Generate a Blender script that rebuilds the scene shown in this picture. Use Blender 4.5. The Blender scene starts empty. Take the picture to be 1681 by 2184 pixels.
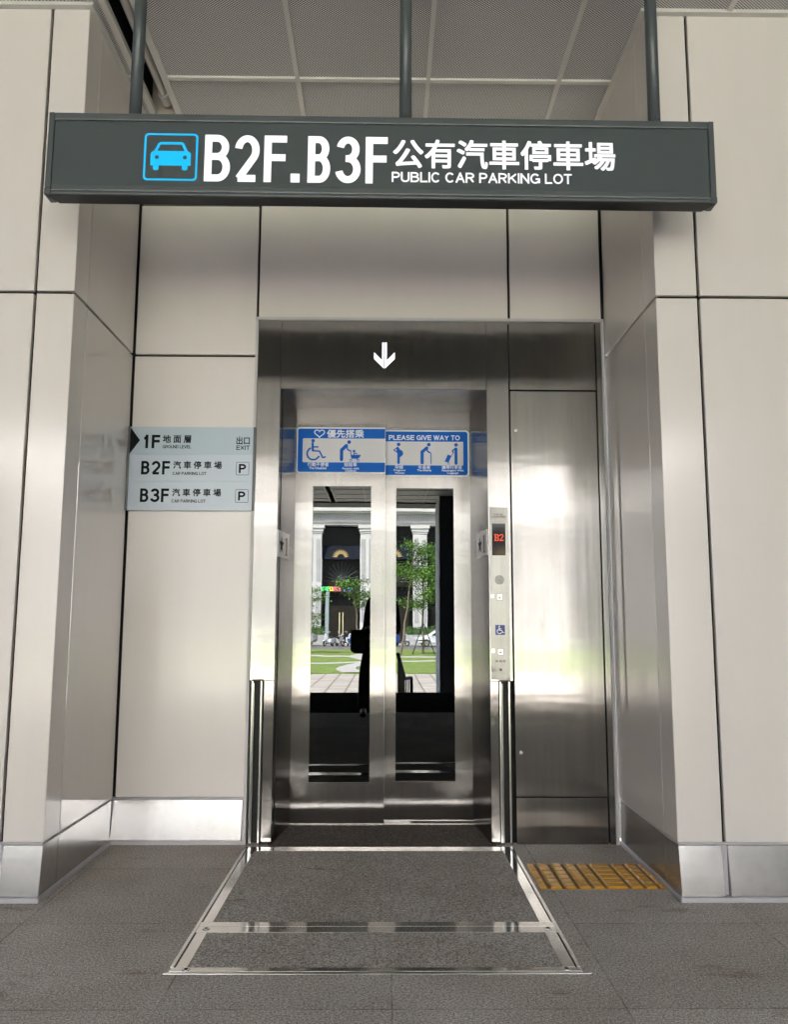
import bpy, bmesh, math, random, os
from mathutils import Vector, Matrix

# ------------------------------------------------------------------ camera, sky, sun, exposure
SC = bpy.context.scene
COL = SC.collection
R = math.radians

cam_d = bpy.data.cameras.new("camera")
cam = bpy.data.objects.new("camera", cam_d)
COL.objects.link(cam)
SC.camera = cam
cam_d.sensor_fit = 'VERTICAL'
cam_d.sensor_height = 24.0
cam_d.lens = 1683.3 / 2184 * 24.0
cam_d.shift_y = 22.7 / 2184
cam_d.clip_start = 0.02
cam_d.clip_end = 2000
_pi, _ya, _ro = 0.125286, 0.010780, 0.003006
_f = Vector((math.sin(_ya) * math.cos(_pi), math.cos(_ya) * math.cos(_pi), math.sin(_pi)))
_r0 = Vector((math.cos(_ya), -math.sin(_ya), 0))
_u0 = _r0.cross(_f)
_r = math.cos(_ro) * _r0 + math.sin(_ro) * _u0
_u = math.cos(_ro) * _u0 - math.sin(_ro) * _r0
M = Matrix((( _r.x, _u.x, -_f.x, 0), (_r.y, _u.y, -_f.y, -3.9255), (_r.z, _u.z, -_f.z, 1.05), (0, 0, 0, 1)))
cam.matrix_world = M

SUN_EL, SUN_AZ = R(52), R(-38)          # the sun stands behind the lift building
world = bpy.data.worlds.new("World")
SC.world = world
world.use_nodes = True
wn = world.node_tree
bg = wn.nodes['Background']
sky = wn.nodes.new('ShaderNodeTexSky')
sky.sky_type = 'NISHITA'
sky.sun_disc = False
sky.sun_elevation = SUN_EL
sky.sun_rotation = SUN_AZ
sky.air_density = 1.0
sky.dust_density = 3.0
wn.links.new(sky.outputs[0], bg.inputs[0])
bg.inputs[1].default_value = 0.15

sun_d = bpy.data.lights.new("sun", 'SUN')
sun_d.energy = 3.0
sun_d.angle = R(0.5)
sun_d.color = (1.0, 0.965, 0.92)
sun = bpy.data.objects.new("sun", sun_d)
COL.objects.link(sun)
_sd = Vector((math.sin(SUN_AZ) * math.cos(SUN_EL), math.cos(SUN_AZ) * math.cos(SUN_EL), math.sin(SUN_EL)))
sun.rotation_euler = (-_sd).to_track_quat('-Z', 'Y').to_euler()

SC.view_settings.view_transform = 'Standard'
SC.view_settings.look = 'None'
SC.view_settings.exposure = 4.48
SC.view_settings.gamma = 1.0
SC.cycles.max_bounces = 10
SC.cycles.diffuse_bounces = 6
SC.cycles.glossy_bounces = 6
SC.cycles.caustics_reflective = True
SC.cycles.sample_clamp_indirect = 6.0
random.seed(7)

# ------------------------------------------------------------------ materials
def nmat(name):
    m = bpy.data.materials.new(name)
    m.use_nodes = True
    nt = m.node_tree
    return m, nt, nt.nodes['Principled BSDF']

def nd(nt, kind, **kw):
    n = nt.nodes.new(kind)
    for k, v in kw.items():
        setattr(n, k, v)
    return n

def pmat(name, col, rough=0.5, metal=0.0, spec=0.5, emit=None, estr=0.0):
    m, nt, b = nmat(name)
    b.inputs['Base Color'].default_value = (*col, 1)
    b.inputs['Roughness'].default_value = rough
    b.inputs['Metallic'].default_value = metal
    b.inputs['Specular IOR Level'].default_value = spec
    if emit:
        b.inputs['Emission Color'].default_value = (*emit, 1)
        b.inputs['Emission Strength'].default_value = estr
    return m

def mapping(nt, scale, coord='Object'):
    tc = nd(nt, 'ShaderNodeTexCoord')
    mp = nd(nt, 'ShaderNodeMapping')
    mp.inputs['Scale'].default_value = scale
    nt.links.new(tc.outputs[coord], mp.inputs[0])
    return mp

def noise(nt, vec, scale, detail=4, rough=0.55):
    n = nd(nt, 'ShaderNodeTexNoise')
    n.inputs['Scale'].default_value = scale
    n.inputs['Detail'].default_value = detail
    n.inputs['Roughness'].default_value = rough
    nt.links.new(vec.outputs[0], n.inputs['Vector'])
    return n

def ramp(nt, src, stops):
    r = nd(nt, 'ShaderNodeValToRGB')
    el = r.color_ramp.elements
    while len(el) > 1:
        el.remove(el[-1])
    el[0].position = stops[0][0]; el[0].color = (*stops[0][1], 1)
    for p, c in stops[1:]:
        e = el.new(p); e.color = (*c, 1)
    nt.links.new(src, r.inputs[0])
    return r

def math_n(nt, op, a, b=None, c=None):
    n = nd(nt, 'ShaderNodeMath', operation=op)
    for i, x in enumerate((a, b, c)):
        if x is None:
            continue
        if isinstance(x, (int, float)):
            n.inputs[i].default_value = x
        else:
            nt.links.new(x, n.inputs[i])
    return n.outputs[0]

def mixc(nt, fac, a, b, mode='MIX'):
    n = nd(nt, 'ShaderNodeMix', data_type='RGBA', blend_type=mode)
    for s, x in ((n.inputs[0], fac), (n.inputs[6], a), (n.inputs[7], b)):
        if isinstance(x, (int, float)):
            s.default_value = x
        elif isinstance(x, tuple):
            s.default_value = (*x, 1)
        else:
            nt.links.new(x, s)
    return n.outputs[2]

def bump(nt, height, strength, dist, normal=None):
    b = nd(nt, 'ShaderNodeBump')
    b.inputs['Strength'].default_value = strength
    b.inputs['Distance'].default_value = dist
    nt.links.new(height, b.inputs['Height'])
    if normal:
        nt.links.new(normal, b.inputs['Normal'])
    return b.outputs[0]

def panel_mat(name, col, gloss=.135, spec=.5):
    """stove-enamelled aluminium sheet: faint orange peel, slight dents, a little grime"""
    m, nt, b = nmat(name)
    mp = mapping(nt, (1, 1, 1))
    big = noise(nt, mp, 1.7, 3)
    fine = noise(nt, mp, 260, 2)
    grime = noise(nt, mapping(nt, (6, 6, 1.2)), 2.2, 5)
    c = ramp(nt, grime.outputs[0], [(0.3, tuple(x * 0.985 for x in col)), (0.62, col)])
    nt.links.new(c.outputs[0], b.inputs['Base Color'])
    b.inputs['Roughness'].default_value = 0.2
    rr = ramp(nt, grime.outputs[0], [(0.3, (gloss * 1.25,) * 3), (0.7, (gloss,) * 3)])
    nt.links.new(rr.outputs[0], b.inputs['Roughness'])
    b.inputs['Specular IOR Level'].default_value = spec
    n1 = bump(nt, fine.outputs[0], 0.06 if gloss > .1 else .0, 0.0006)
    n2 = bump(nt, big.outputs[0], 0.16 if gloss > .1 else .04, 0.006, n1)
    nt.links.new(n2, b.inputs['Normal'])
    return m

def steel_mat(name, col=(.245, .233, .220), rough=.175, aniso=1.0, wave=.6, floor=False, broad=.07, mottle=.0):
    """hairline stainless sheet, grain upright, slightly buckled, with smears and drips"""
    m, nt, b = nmat(name)
    b.inputs['Metallic'].default_value = 1.0
    grain = noise(nt, mapping(nt, (900, 900, 7)), 1.0, 3)
    smear = noise(nt, mapping(nt, (5, 5, 2.2)), 2.0, 6, .65)
    drip = noise(nt, mapping(nt, (38, 38, 1.3)), 1.0, 3)
    c1 = ramp(nt, smear.outputs[0], [(0.26, tuple(x * 0.90 for x in col)), (0.40, col), (.75, tuple(min(1, x * 1.05) for x in col))])
    c2 = mixc(nt, 0.05, c1.outputs[0], ramp(nt, drip.outputs[0], [(0.35, (.25, .23, .2)), (0.6, (.8, .78, .74))]).outputs[0])
    c3 = mixc(nt, 0.05, c2, ramp(nt, grain.outputs[0], [(0.3, (.3, .3, .3)), (0.7, (.8, .8, .8))]).outputs[0])
    if mottle:
        sp = noise(nt, mapping(nt, (34, 34, 30)), 1.0, 5, .7)
        c3 = mixc(nt, mottle, c3, ramp(nt, sp.outputs[0], [(.30, tuple(x * .55 for x in col)), (.46, tuple(x * 1.0 for x in col)), (.7, tuple(min(1, x * 1.25) for x in col))]).outputs[0])
    nt.links.new(c3, b.inputs['Base Color'])
    r1 = ramp(nt, smear.outputs[0], [(0.28, (rough + .055,) * 3), (0.5, (rough,) * 3)])
    nt.links.new(r1.outputs[0], b.inputs['Roughness'])
    if not floor:
        b.inputs['Anisotropic'].default_value = aniso
        b.inputs['Anisotropic Rotation'].default_value = 0.25
        t = nd(nt, 'ShaderNodeCombineXYZ')
        t.inputs[2].default_value = 1.0
        nt.links.new(t.outputs[0], b.inputs['Tangent'])
        wv = noise(nt, mapping(nt, (1.6, 1.6, 7.0)), 1.0, 2)
        n1 = bump(nt, wv.outputs[0], 0.35 * wave, 0.004)
        n2 = bump(nt, grain.outputs[0], 0.03, 0.0004, n1)
        nt.links.new(n2, b.inputs['Normal'])
    if broad > 0:
        # fine scratches and oxide scatter part of the light widely
        w = nd(nt, 'ShaderNodeBsdfPrincipled')
        w.inputs['Metallic'].default_value = 1.0
        w.inputs['Roughness'].default_value = .62
        nt.links.new(mixc(nt, 1.0, c3, (1.3, 1.28, 1.25), 'MULTIPLY'), w.inputs['Base Color'])
        mx = nd(nt, 'ShaderNodeMixShader'); mx.inputs[0].default_value = broad
        nt.links.new(b.outputs[0], mx.inputs[1]); nt.links.new(w.outputs[0], mx.inputs[2])
        nt.links.new(mx.outputs[0], nt.nodes['Material Output'].inputs[0])
    return m

def granite_mat(name, dark, mid, light, slab=None, rough=.62):
    m, nt, b = nmat(name)
    mp = mapping(nt, (1, 1, 1))
    g1 = noise(nt, mp, 120, 4, .75)
    g2 = noise(nt, mp, 260, 2, .6)
    big = noise(nt, mp, 2.3, 5, .6)
    stain = noise(nt, mapping(nt, (1.3, 3.2, 1)), 1.7, 6, .7)
    base = ramp(nt, g1.outputs[0], [(0.28, dark), (0.5, mid), (0.74, light)])
    sp = ramp(nt, g2.outputs[0], [(0.36, (.25, .24, .23)), (0.47, (1, 1, 1)), (0.62, (1, 1, 1)), (.72, (1.5, 1.5, 1.5))])
    c = mixc(nt, 1.0, base.outputs[0], sp.outputs[0], 'MULTIPLY')
    t = ramp(nt, big.outputs[0], [(0.3, (.84, .80, .76)), (0.7, (1.06, 1.06, 1.06))])
    c = mixc(nt, 1.0, c, t.outputs[0], 'MULTIPLY')
    s = ramp(nt, stain.outputs[0], [(0.30, (.62, .56, .50)), (0.40, (1, 1, 1))])
    c = mixc(nt, 1.0, c, s.outputs[0], 'MULTIPLY')
    if slab:
        sx, ox, sy, oy = slab
        sep = nd(nt, 'ShaderNodeSeparateXYZ')
        nt.links.new(mp.outputs[0], sep.inputs[0])
        fx = math_n(nt, 'FRACT', math_n(nt, 'DIVIDE', math_n(nt, 'SUBTRACT', sep.outputs[0], ox), sx))
        fy = math_n(nt, 'FRACT', math_n(nt, 'DIVIDE', math_n(nt, 'SUBTRACT', sep.outputs[1], oy), sy))
        dx = math_n(nt, 'MULTIPLY', math_n(nt, 'SUBTRACT', .5, math_n(nt, 'ABSOLUTE', math_n(nt, 'SUBTRACT', fx, .5))), sx)
        dy = math_n(nt, 'MULTIPLY', math_n(nt, 'SUBTRACT', .5, math_n(nt, 'ABSOLUTE', math_n(nt, 'SUBTRACT', fy, .5))), sy)
        d = math_n(nt, 'MINIMUM', dx, dy)
        cell = nd(nt, 'ShaderNodeCombineXYZ')
        nt.links.new(math_n(nt, 'FLOOR', math_n(nt, 'DIVIDE', math_n(nt, 'SUBTRACT', sep.outputs[0], ox), sx)), cell.inputs[0])
        nt.links.new(math_n(nt, 'FLOOR', math_n(nt, 'DIVIDE', math_n(nt, 'SUBTRACT', sep.outputs[1], oy), sy)), cell.inputs[1])
        wnz = nd(nt, 'ShaderNodeTexWhiteNoise'); nt.links.new(cell.outputs[0], wnz.inputs['Vector'])
        c = mixc(nt, 1.0, c, ramp(nt, wnz.outputs['Value'], [(0, (.90, .895, .885)), (1, (1.06, 1.06, 1.055))]).outputs[0], 'MULTIPLY')
        j = math_n(nt, 'LESS_THAN', d, 0.0024)
        wear = noise(nt, mp, 9, 3)
        jc = ramp(nt, wear.outputs[0], [(0.42, (.06, .055, .05)), (0.58, (.30, .28, .26))])
        c = mixc(nt, math_n(nt, 'MULTIPLY', j, .5), c, jc.outputs[0])
    nt.links.new(c, b.inputs['Base Color'])
    b.inputs['Roughness'].default_value = rough
    b.inputs['Specular IOR Level'].default_value = .0
    nt.links.new(bump(nt, g1.outputs[0], .25, .0015), b.inputs['Normal'])
    return m

def mesh_ceiling_mat():
    """expanded-metal sheet: small diamond holes in grey strands"""
    m, nt, b = nmat('expanded_metal')
    mp = mapping(nt, (1 / .0152, 1 / .0108, 1))
    sep = nd(nt, 'ShaderNodeSeparateXYZ')
    nt.links.new(mp.outputs[0], sep.inputs[0])
    a = math_n(nt, 'ABSOLUTE', math_n(nt, 'SUBTRACT', math_n(nt, 'FRACT', sep.outputs[0]), .5))
    c = math_n(nt, 'ABSOLUTE', math_n(nt, 'SUBTRACT', math_n(nt, 'FRACT', sep.outputs[1]), .5))
    t = math_n(nt, 'ABSOLUTE', math_n(nt, 'SUBTRACT', math_n(nt, 'ADD', a, c), .5))
    hole = math_n(nt, 'GREATER_THAN', t, 0.17)
    col = mixc(nt, hole, (.80, .785, .77), (.028, .027, .026))
    nt.links.new(col, b.inputs['Base Color'])
    b.inputs['Roughness'].default_value = .5
    return m

def glass_mirror_mat():
    m = bpy.data.materials.new('tinted_glass')
    m.use_nodes = True
    nt = m.node_tree
    nt.nodes.remove(nt.nodes['Principled BSDF'])
    out = nt.nodes['Material Output']
    g = nd(nt, 'ShaderNodeBsdfGlossy'); g.inputs['Color'].default_value = (.061, .063, .061, 1); g.inputs['Roughness'].default_value = .0
    d = nd(nt, 'ShaderNodeBsdfDiffuse'); d.inputs['Color'].default_value = (.001, .001, .001, 1)
    a = nd(nt, 'ShaderNodeAddShader')
    nt.links.new(g.outputs[0], a.inputs[0]); nt.links.new(d.outputs[0], a.inputs[1])
    nt.links.new(a.outputs[0], out.inputs[0])
    n = noise(nt, mapping(nt, (1, 1, 1)), 3.0, 2)
    nb = bump(nt, n.outputs[0], .06, .002)
    nt.links.new(nb, g.inputs['Normal'])
    return m

def foliage_mat(name, a, b_):
    m, nt, b = nmat(name)
    n = noise(nt, mapping(nt, (1, 1, 1)), 1.6, 3)
    nt.links.new(ramp(nt, n.outputs[0], [(.3, a), (.7, b_)]).outputs[0], b.inputs['Base Color'])
    b.inputs['Roughness'].default_value = .6
    return m

def ground_mat(name, a, b_, scale, tile=None, rough=.8):
    m, nt, b = nmat(name)
    mp = mapping(nt, (1, 1, 1))
    n = noise(nt, mp, scale, 6, .65)
    c = ramp(nt, n.outputs[0], [(.3, a), (.7, b_)]).outputs[0]
    if tile:
        br = nd(nt, 'ShaderNodeTexBrick')
        br.inputs['Scale'].default_value = 1.0
        br.inputs['Brick Width'].default_value = tile
        br.inputs['Row Height'].default_value = tile
        br.inputs['Mortar Size'].default_value = .03
        br.inputs['Color1'].default_value = (1, 1, 1, 1); br.inputs['Color2'].default_value = (.8, .8, .83, 1); br.inputs['Mortar'].default_value = (.4, .36, .32, 1)
        br.offset = 0
        nt.links.new(mp.outputs[0], br.inputs['Vector'])
        c = mixc(nt, 1.0, c, br.outputs[0], 'MULTIPLY')
    nt.links.new(c, b.inputs['Base Color'])
    b.inputs['Roughness'].default_value = rough
    return m

MT = {}
MT['panel'] = panel_mat('enamel_panel', (.70, .656, .620))
MT['panel_gloss'] = panel_mat('enamel_panel_polished', (.70, .656, .620), .03, 1.0)
MT['dark_gap'] = pmat('dark_gap', (.012, .011, .010), .8)
MT['steel'] = steel_mat('hairline_steel')
MT['steel_dull'] = steel_mat('dull_skirting_steel', (.47, .465, .455), .20, .0, .5, broad=.22, mottle=.3)
MT['steel_floor'] = steel_mat('floor_steel', (.60, .585, .56), .09, floor=True, broad=.12)
MT['steel_edge'] = pmat('steel_edge', (.46, .45, .43), .24, 1.0)
MT['sealant'] = pmat('grey_sealant', (.46, .44, .455), .55)
MT['frame_trim'] = pmat('pale_trim', (.50, .48, .485), .45)
MT['granite'] = granite_mat('flamed_granite', (.19, .182, .17), (.49, .468, .44), (.86, .83, .79), (.645, .0235, .62, -1.0))
MT['granite_inlay'] = granite_mat('granite_inlay', (.15, .144, .134), (.43, .41, .385), (.84, .81, .77), None, .52)
MT['granite_dark'] = granite_mat('granite_threshold', (.05, .045, .04), (.16, .143, .13), (.36, .33, .30), None, .5)
MT['floor_darkening'] = granite_mat('darkened_floor', (.008, .008, .008), (.02, .019, .018), (.05, .048, .045), None, .7)  # near-black tone that darkens the floor mirrored in the glass
MT['expanded'] = mesh_ceiling_mat()
MT['ceil_rail'] = pmat('ceiling_rail', (.66, .64, .60), .45)
MT['sign_grey'] = pmat('sign_grey', (.072, .084, .088), .36, .0, .5)
MT['sign_face'] = pmat('sign_face', (.070, .084, .087), .34, 0, .3)
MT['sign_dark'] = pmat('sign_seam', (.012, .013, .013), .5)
MT['letter_white'] = pmat('lit_white', (.62, .62, .66), .4, emit=(.95, .94, 1.0), estr=.034)
MT['letter_cyan'] = pmat('lit_cyan', (.0, .36, .70), .4, emit=(.0, .42, .86), estr=.030)
MT['arrow_white'] = pmat('lit_arrow', (.8, .8, .85), .4, emit=(.9, .9, 1.0), estr=.045)
MT['black'] = pmat('black_print', (.008, .008, .009), .6, 0, .1)
MT['rubber'] = pmat('black_rubber', (.015, .014, .013), .6)
MT['sign_blue'] = pmat('directory_blue', (.42, .505, .57), .35)
MT['sign_pale'] = pmat('directory_pale', (.51, .575, .645), .35)
MT['rail_dark'] = pmat('directory_rail', (.10, .105, .11), .35, .6)
MT['st_blue'] = pmat('sticker_blue', (.002, .115, .50), .5, 0, .15)
MT['st_white'] = pmat('sticker_white', (.70, .76, .82), .4)
MT['st_field'] = pmat('sticker_field', (.60, .60, .61), .4)
MT['bluesign'] = pmat('access_blue', (.008, .03, .24), .35)
MT['screen'] = pmat('display_black', (.006, .006, .006), .06)
MT['led_red'] = pmat('led_red', (.5, .05, .02), .5, emit=(1, .11, .035), estr=.06)
MT['print_brown'] = pmat('print_brown', (.16, .10, .07), .5)
MT['print_grey'] = pmat('print_grey', (.3, .28, .26), .5)
MT['red_button'] = pmat('red_button', (.16, .012, .008), .35)
MT['plate'] = pmat('braille_plate', (.50, .49, .475), .32, .9)
MT['wine'] = pmat('engraved_wine', (.09, .03, .025), .5)
MT['tactile'] = pmat('tactile_yellow', (.50, .25, .012), .34, 0, .35)
MT['tactile_groove'] = pmat('tactile_groove', (.20, .10, .015), .6)
MT['slot_in'] = pmat('slot_inside', (.45, .40, .33), .6)
MT['tube_glass'] = pmat('tube_glass', (.62, .60, .56), .22)
MT['glass'] = glass_mirror_mat()

# ------------------------------------------------------------------ mesh builder
class MB:
    def __init__(s):
        s.v = []; s.f = []; s.mi = []; s.mats = []; s.eps = 0.0
    def m(s, mat):
        mat = MT[mat] if isinstance(mat, str) else mat
        if mat not in s.mats:
            s.mats.append(mat)
        return s.mats.index(mat)
    def add(s, vs, fs, mat):
        o = len(s.v); k = s.m(mat)
        s.v += [tuple(v) for v in vs]
        for f in fs:
            s.f.append([i + o for i in f]); s.mi.append(k)
    def box(s, x0, x1, y0, y1, z0, z1, mat):
        vs = [(x0, y0, z0), (x1, y0, z0), (x1, y1, z0), (x0, y1, z0), (x0, y0, z1), (x1, y0, z1), (x1, y1, z1), (x0, y1, z1)]
        s.add(vs, [(0, 3, 2, 1), (4, 5, 6, 7), (0, 1, 5, 4), (1, 2, 6, 5), (2, 3, 7, 6), (3, 0, 4, 7)], mat)
    def prism(s, pts, axis, a, b, mat):
        """closed polygon (2-D, counter-clockwise or not) extruded along an axis from a to b"""
        def P(p, t):
            return {'x': (t, p[0], p[1]), 'y': (p[0], t, p[1]), 'z': (p[0], p[1], t)}[axis]
        n = len(pts)
        vs = [P(p, a) for p in pts] + [P(p, b) for p in pts]
        fs = [tuple(range(n)), tuple(range(2 * n - 1, n - 1, -1))] + [(i, i + n, (i + 1) % n + n, (i + 1) % n) for i in range(n)]
        s.add(vs, fs, mat)
    def tube(s, p0, p1, r0, r1, mat, n=12, caps=True):
        p0, p1 = Vector(p0), Vector(p1)
        d = (p1 - p0).normalized()
        a = d.orthogonal().normalized(); b = d.cross(a)
        vs = []
        for p, r in ((p0, r0), (p1, r1)):
            for i in range(n):
                t = 2 * math.pi * i / n
                vs.append(p + a * r * math.cos(t) + b * r * math.sin(t))
        fs = [(i, (i + 1) % n, (i + 1) % n + n, i + n) for i in range(n)]
        if caps:
            fs += [tuple(range(n - 1, -1, -1)), tuple(range(n, 2 * n))]
        s.add(vs, fs, mat)
    def path(s, pts, radii, mat, n=8):
        for i in range(len(pts) - 1):
            s.tube(pts[i], pts[i + 1], radii[i], radii[i + 1], mat, n)
    def ball(s, c, r, mat, sc=(1, 1, 1), nu=12, nv=8):
        vs = []; fs = []
        for j in range(nv + 1):
            ph = math.pi * j / nv
            for i in range(nu):
                th = 2 * math.pi * i / nu
                vs.append((c[0] + r * sc[0] * math.sin(ph) * math.cos(th), c[1] + r * sc[1] * math.sin(ph) * math.sin(th), c[2] + r * sc[2] * math.cos(ph)))
        for j in range(nv):
            for i in range(nu):
                fs.append((j * nu + i, (j + 1) * nu + i, (j + 1) * nu + (i + 1) % nu, j * nu + (i + 1) % nu))
        s.add(vs, fs, mat)
    # --- flat marks on a plane facing -Y (x right, z up); each mark sits a hair in front of the last
    def _y(s, y):
        s.eps += 0.00003
        return y - s.eps
    def poly(s, pts, y, mat):
        y = s._y(y)
        s.add([(p[0], y, p[1]) for p in pts], [tuple(range(len(pts)))], mat)
    def rect(s, x0, x1, z0, z1, y, mat):
        s.poly([(x0, z0), (x1, z0), (x1, z1), (x0, z1)], y, mat)
    def rrect(s, x0, x1, z0, z1, r, y, mat, corners=(1, 1, 1, 1), n=6):
        pts = []
        for k, (cx, cz, a0) in enumerate(((x0, z0, 180), (x1, z0, 270), (x1, z1, 0), (x0, z1, 90))):
            if corners[k]:
                ox = cx + (r if k in (0, 3) else -r); oz = cz + (r if k in (0, 1) else -r)
                for i in range(n + 1):
                    a = R(a0 + 90 * i / n)
                    pts.append((ox + r * math.cos(a), oz + r * math.sin(a)))
            else:
                pts.append((cx, cz))
        s.poly(pts, y, mat)
    def disc(s, cx, cz, r, y, mat, n=20):
        s.poly([(cx + r * math.cos(2 * math.pi * i / n), cz + r * math.sin(2 * math.pi * i / n)) for i in range(n)], y, mat)
    def arc(s, cx, cz, r, w, a0, a1, y, mat, n=32):
        y = s._y(y)
        vs = []; fs = []
        for i in range(n + 1):
            a = R(a0 + (a1 - a0) * i / n)
            for rr in (r - w / 2, r + w / 2):
                vs.append((cx + rr * math.cos(a), y, cz + rr * math.sin(a)))
        for i in range(n):
            fs.append((2 * i, 2 * i + 1, 2 * i + 3, 2 * i + 2))
        s.add(vs, fs, mat)
    def stroke(s, pts, w, y, mat, closed=False, round_ends=True):
        pts = list(pts) + ([pts[0]] if closed else [])
        for (ax, az), (bx, bz) in zip(pts[:-1], pts[1:]):
            l = math.hypot(bx - ax, bz - az)
            if l < 1e-9:
                continue
            nx, nz = -(bz - az) / l * w / 2, (bx - ax) / l * w / 2
            s.poly([(ax - nx, az - nz), (bx - nx, bz - nz), (bx + nx, bz + nz), (ax + nx, az + nz)], y, mat)
        if round_ends:
            for p in pts:
                s.disc(p[0], p[1], w / 2, y, mat, 10)
    def text(s, string, x0, x1, z0, z1, y, mat, bold=0.0, font=None):
        vs, fs = glyphs(string, font)
        xa = min(v[0] for v in vs); xb = max(v[0] for v in vs); za = min(v[1] for v in vs); zb = max(v[1] for v in vs)
        h = (z1 - z0); b = bold * h
        sx = (x1 - x0 - 2 * b) / max(1e-6, xb - xa); sz = (h - 2 * b) / max(1e-6, zb - za)
        shifts = [(0, 0)]
        if b > 0:
            k = 8
            shifts += [(b * i, b * j) for i in (-1, 0, 1) for j in (-1, 0, 1) if i or j]
        for dx, dz in shifts:
            yy = s._y(y)
            s.add([(x0 + b + (v[0] - xa) * sx + dx, yy, z0 + b + (v[1] - za) * sz + dz) for v in vs], fs, mat)
    def build(s, name, parent=None, bevel=0.0, smooth=False, mat=None, seg=2):
        me = bpy.data.meshes.new(name)
        me.from_pydata(s.v, [], s.f)
        for mm in s.mats:
            me.materials.append(mm)
        me.polygons.foreach_set('material_index', s.mi)
        if smooth:
            me.polygons.foreach_set('use_smooth', [True] * len(me.polygons))
        me.update()
        o = bpy.data.objects.new(name, me)
        COL.objects.link(o)
        if parent is not None:
            o.parent = parent
        if bevel > 0:
            bv = o.modifiers.new('bevel', 'BEVEL'); bv.width = bevel; bv.segments = seg; bv.limit_method = 'ANGLE'; bv.angle_limit = R(40)
            bv.harden_normals = False
        return o

# plain grotesque capitals drawn as strokes: unit box per letter, widths relative to cap height
def _a(cx, cy, rx, ry, a0, a1, n=18):
    return [(cx + rx * math.cos(R(a0 + (a1 - a0) * i / n)), cy + ry * math.sin(R(a0 + (a1 - a0) * i / n))) for i in range(n + 1)]
CAPS = {
    'A': (.68, [[(0, 0), (.5, 1)], [(.5, 1), (1, 0)], [(.17, .33), (.83, .33)]]),
    'B': (.64, [[(0, -.0), (0, 1)], [(0, 1), (.48, 1)] + _a(.48, .77, .44, .23, 90, -90) + [(0, .54)], [(0, .54), (.52, .54)] + _a(.52, .27, .48, .27, 90, -90) + [(0, 0)]]),
    'C': (.70, [_a(.5, .5, .5, .5, 40, 320, 36)]),
    'D': (.66, [[(0, 0), (0, 1)], [(0, 1), (.42, 1)] + _a(.42, .5, .58, .5, 90, -90) + [(0, 0)]]),
    'E': (.56, [[(0, 0), (0, 1)], [(0, 1), (1, 1)], [(0, .53), (.93, .53)], [(0, 0), (1, 0)]]),
    'F': (.54, [[(0, -.0), (0, 1)], [(0, 1), (1, 1)], [(0, .53), (.93, .53)]]),
    'G': (.74, [_a(.5, .5, .5, .5, 40, 335, 36), [(1, -.02), (1, .45), (.55, .45)]]),
    'H': (.66, [[(0, 0), (0, 1)], [(1, 0), (1, 1)], [(0, .53), (1, .53)]]),
    'I': (.0, [[(.5, 0), (.5, 1)]]),
    'K': (.66, [[(0, 0), (0, 1)], [(1, 1), (0, .36)], [(.34, .58), (1, 0)]]),
    'L': (.52, [[(0, 0), (0, 1)], [(0, 0), (1, 0)]]),
    'N': (.66, [[(0, 0), (0, 1)], [(0, 1), (1, 0)], [(1, 0), (1, 1)]]),
    'O': (.74, [_a(.5, .5, .5, .5, 0, 360, 44)]),
    'P': (.60, [[(0, 0), (0, 1)], [(0, 1), (.5, 1)] + _a(.5, .735, .5, .265, 90, -90) + [(0, .47)]]),
    'R': (.64, [[(0, 0), (0, 1)], [(0, 1), (.5, 1)] + _a(.5, .745, .48, .255, 90, -90) + [(0, .49)], [(.5, .49), (.98, 0)]]),
    'S': (.62, [_a(.5, .75, .47, .25, 25, 270, 24) + _a(.5, .255, .5, .255, 90, -155, 24)[1:]]),
    'T': (.58, [[(0, 1), (1, 1)], [(.5, 0), (.5, 1)]]),
    'U': (.64, [[(0, 1), (0, .3)] + _a(.5, .3, .5, .3, 180, 360) + [(1, 1)]]),
    'V': (.66, [[(0, 1), (.5, 0)], [(.5, 0), (1, 1)]]),
    'W': (.95, [[(0, 1), (.25, 0)], [(.25, 0), (.5, 1)], [(.5, 1), (.75, 0)], [(.75, 0), (1, 1)]]),
    'X': (.64, [[(0, 0), (1, 1)], [(0, 1), (1, 0)]]),
    'Y': (.66, [[(0, 1), (.5, .44)], [(1, 1), (.5, .44)], [(.5, .46), (.5, 0)]]),
    '1': (.36, [[(1, 0), (1, 1)], [(0, .775), (.45, .80), (.80, .90), (.97, 1.0)]]),
    '2': (.60, [_a(.5, .71, .49, .29, 172, -42, 26) + [(.06, .0)], [(0, 0), (1, 0)]]),
    '3': (.60, [_a(.48, .765, .45, .235, 168, -90, 26) + [(.34, .53)], [(.34, .53)] + _a(.48, .265, .52, .265, 90, -168, 26)]),
}
def ribbon2(bb, pts, t, y, mat):
    """one mitred stroke with square ends"""
    y = bb._y(y); n = len(pts); vs = []
    P = [Vector(p) for p in pts]
    ext = t / 2
    closed = (P[0] - P[-1]).length < 1e-7
    for i in range(n):
        d0 = (P[i] - P[i - 1]).normalized() if i > 0 else ((P[0] - P[-2]).normalized() if closed else None)
        d1 = (P[i + 1] - P[i]).normalized() if i < n - 1 else ((P[1] - P[0]).normalized() if closed else None)
        d = d1 if d0 is None else d0 if d1 is None else (d0 + d1).normalized()
        nrm = Vector((-d.y, d.x))
        k = 1.0 if d0 is None or d1 is None else 1 / max(.5, nrm.dot(Vector((-d1.y, d1.x))))
        for q in (P[i] + nrm * t / 2 * k, P[i] - nrm * t / 2 * k):
            vs.append((q.x, y, q.y))
    bb.add(vs, [(2 * i, 2 * i + 1, 2 * i + 3, 2 * i + 2) for i in range(n - 1)], mat)
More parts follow.
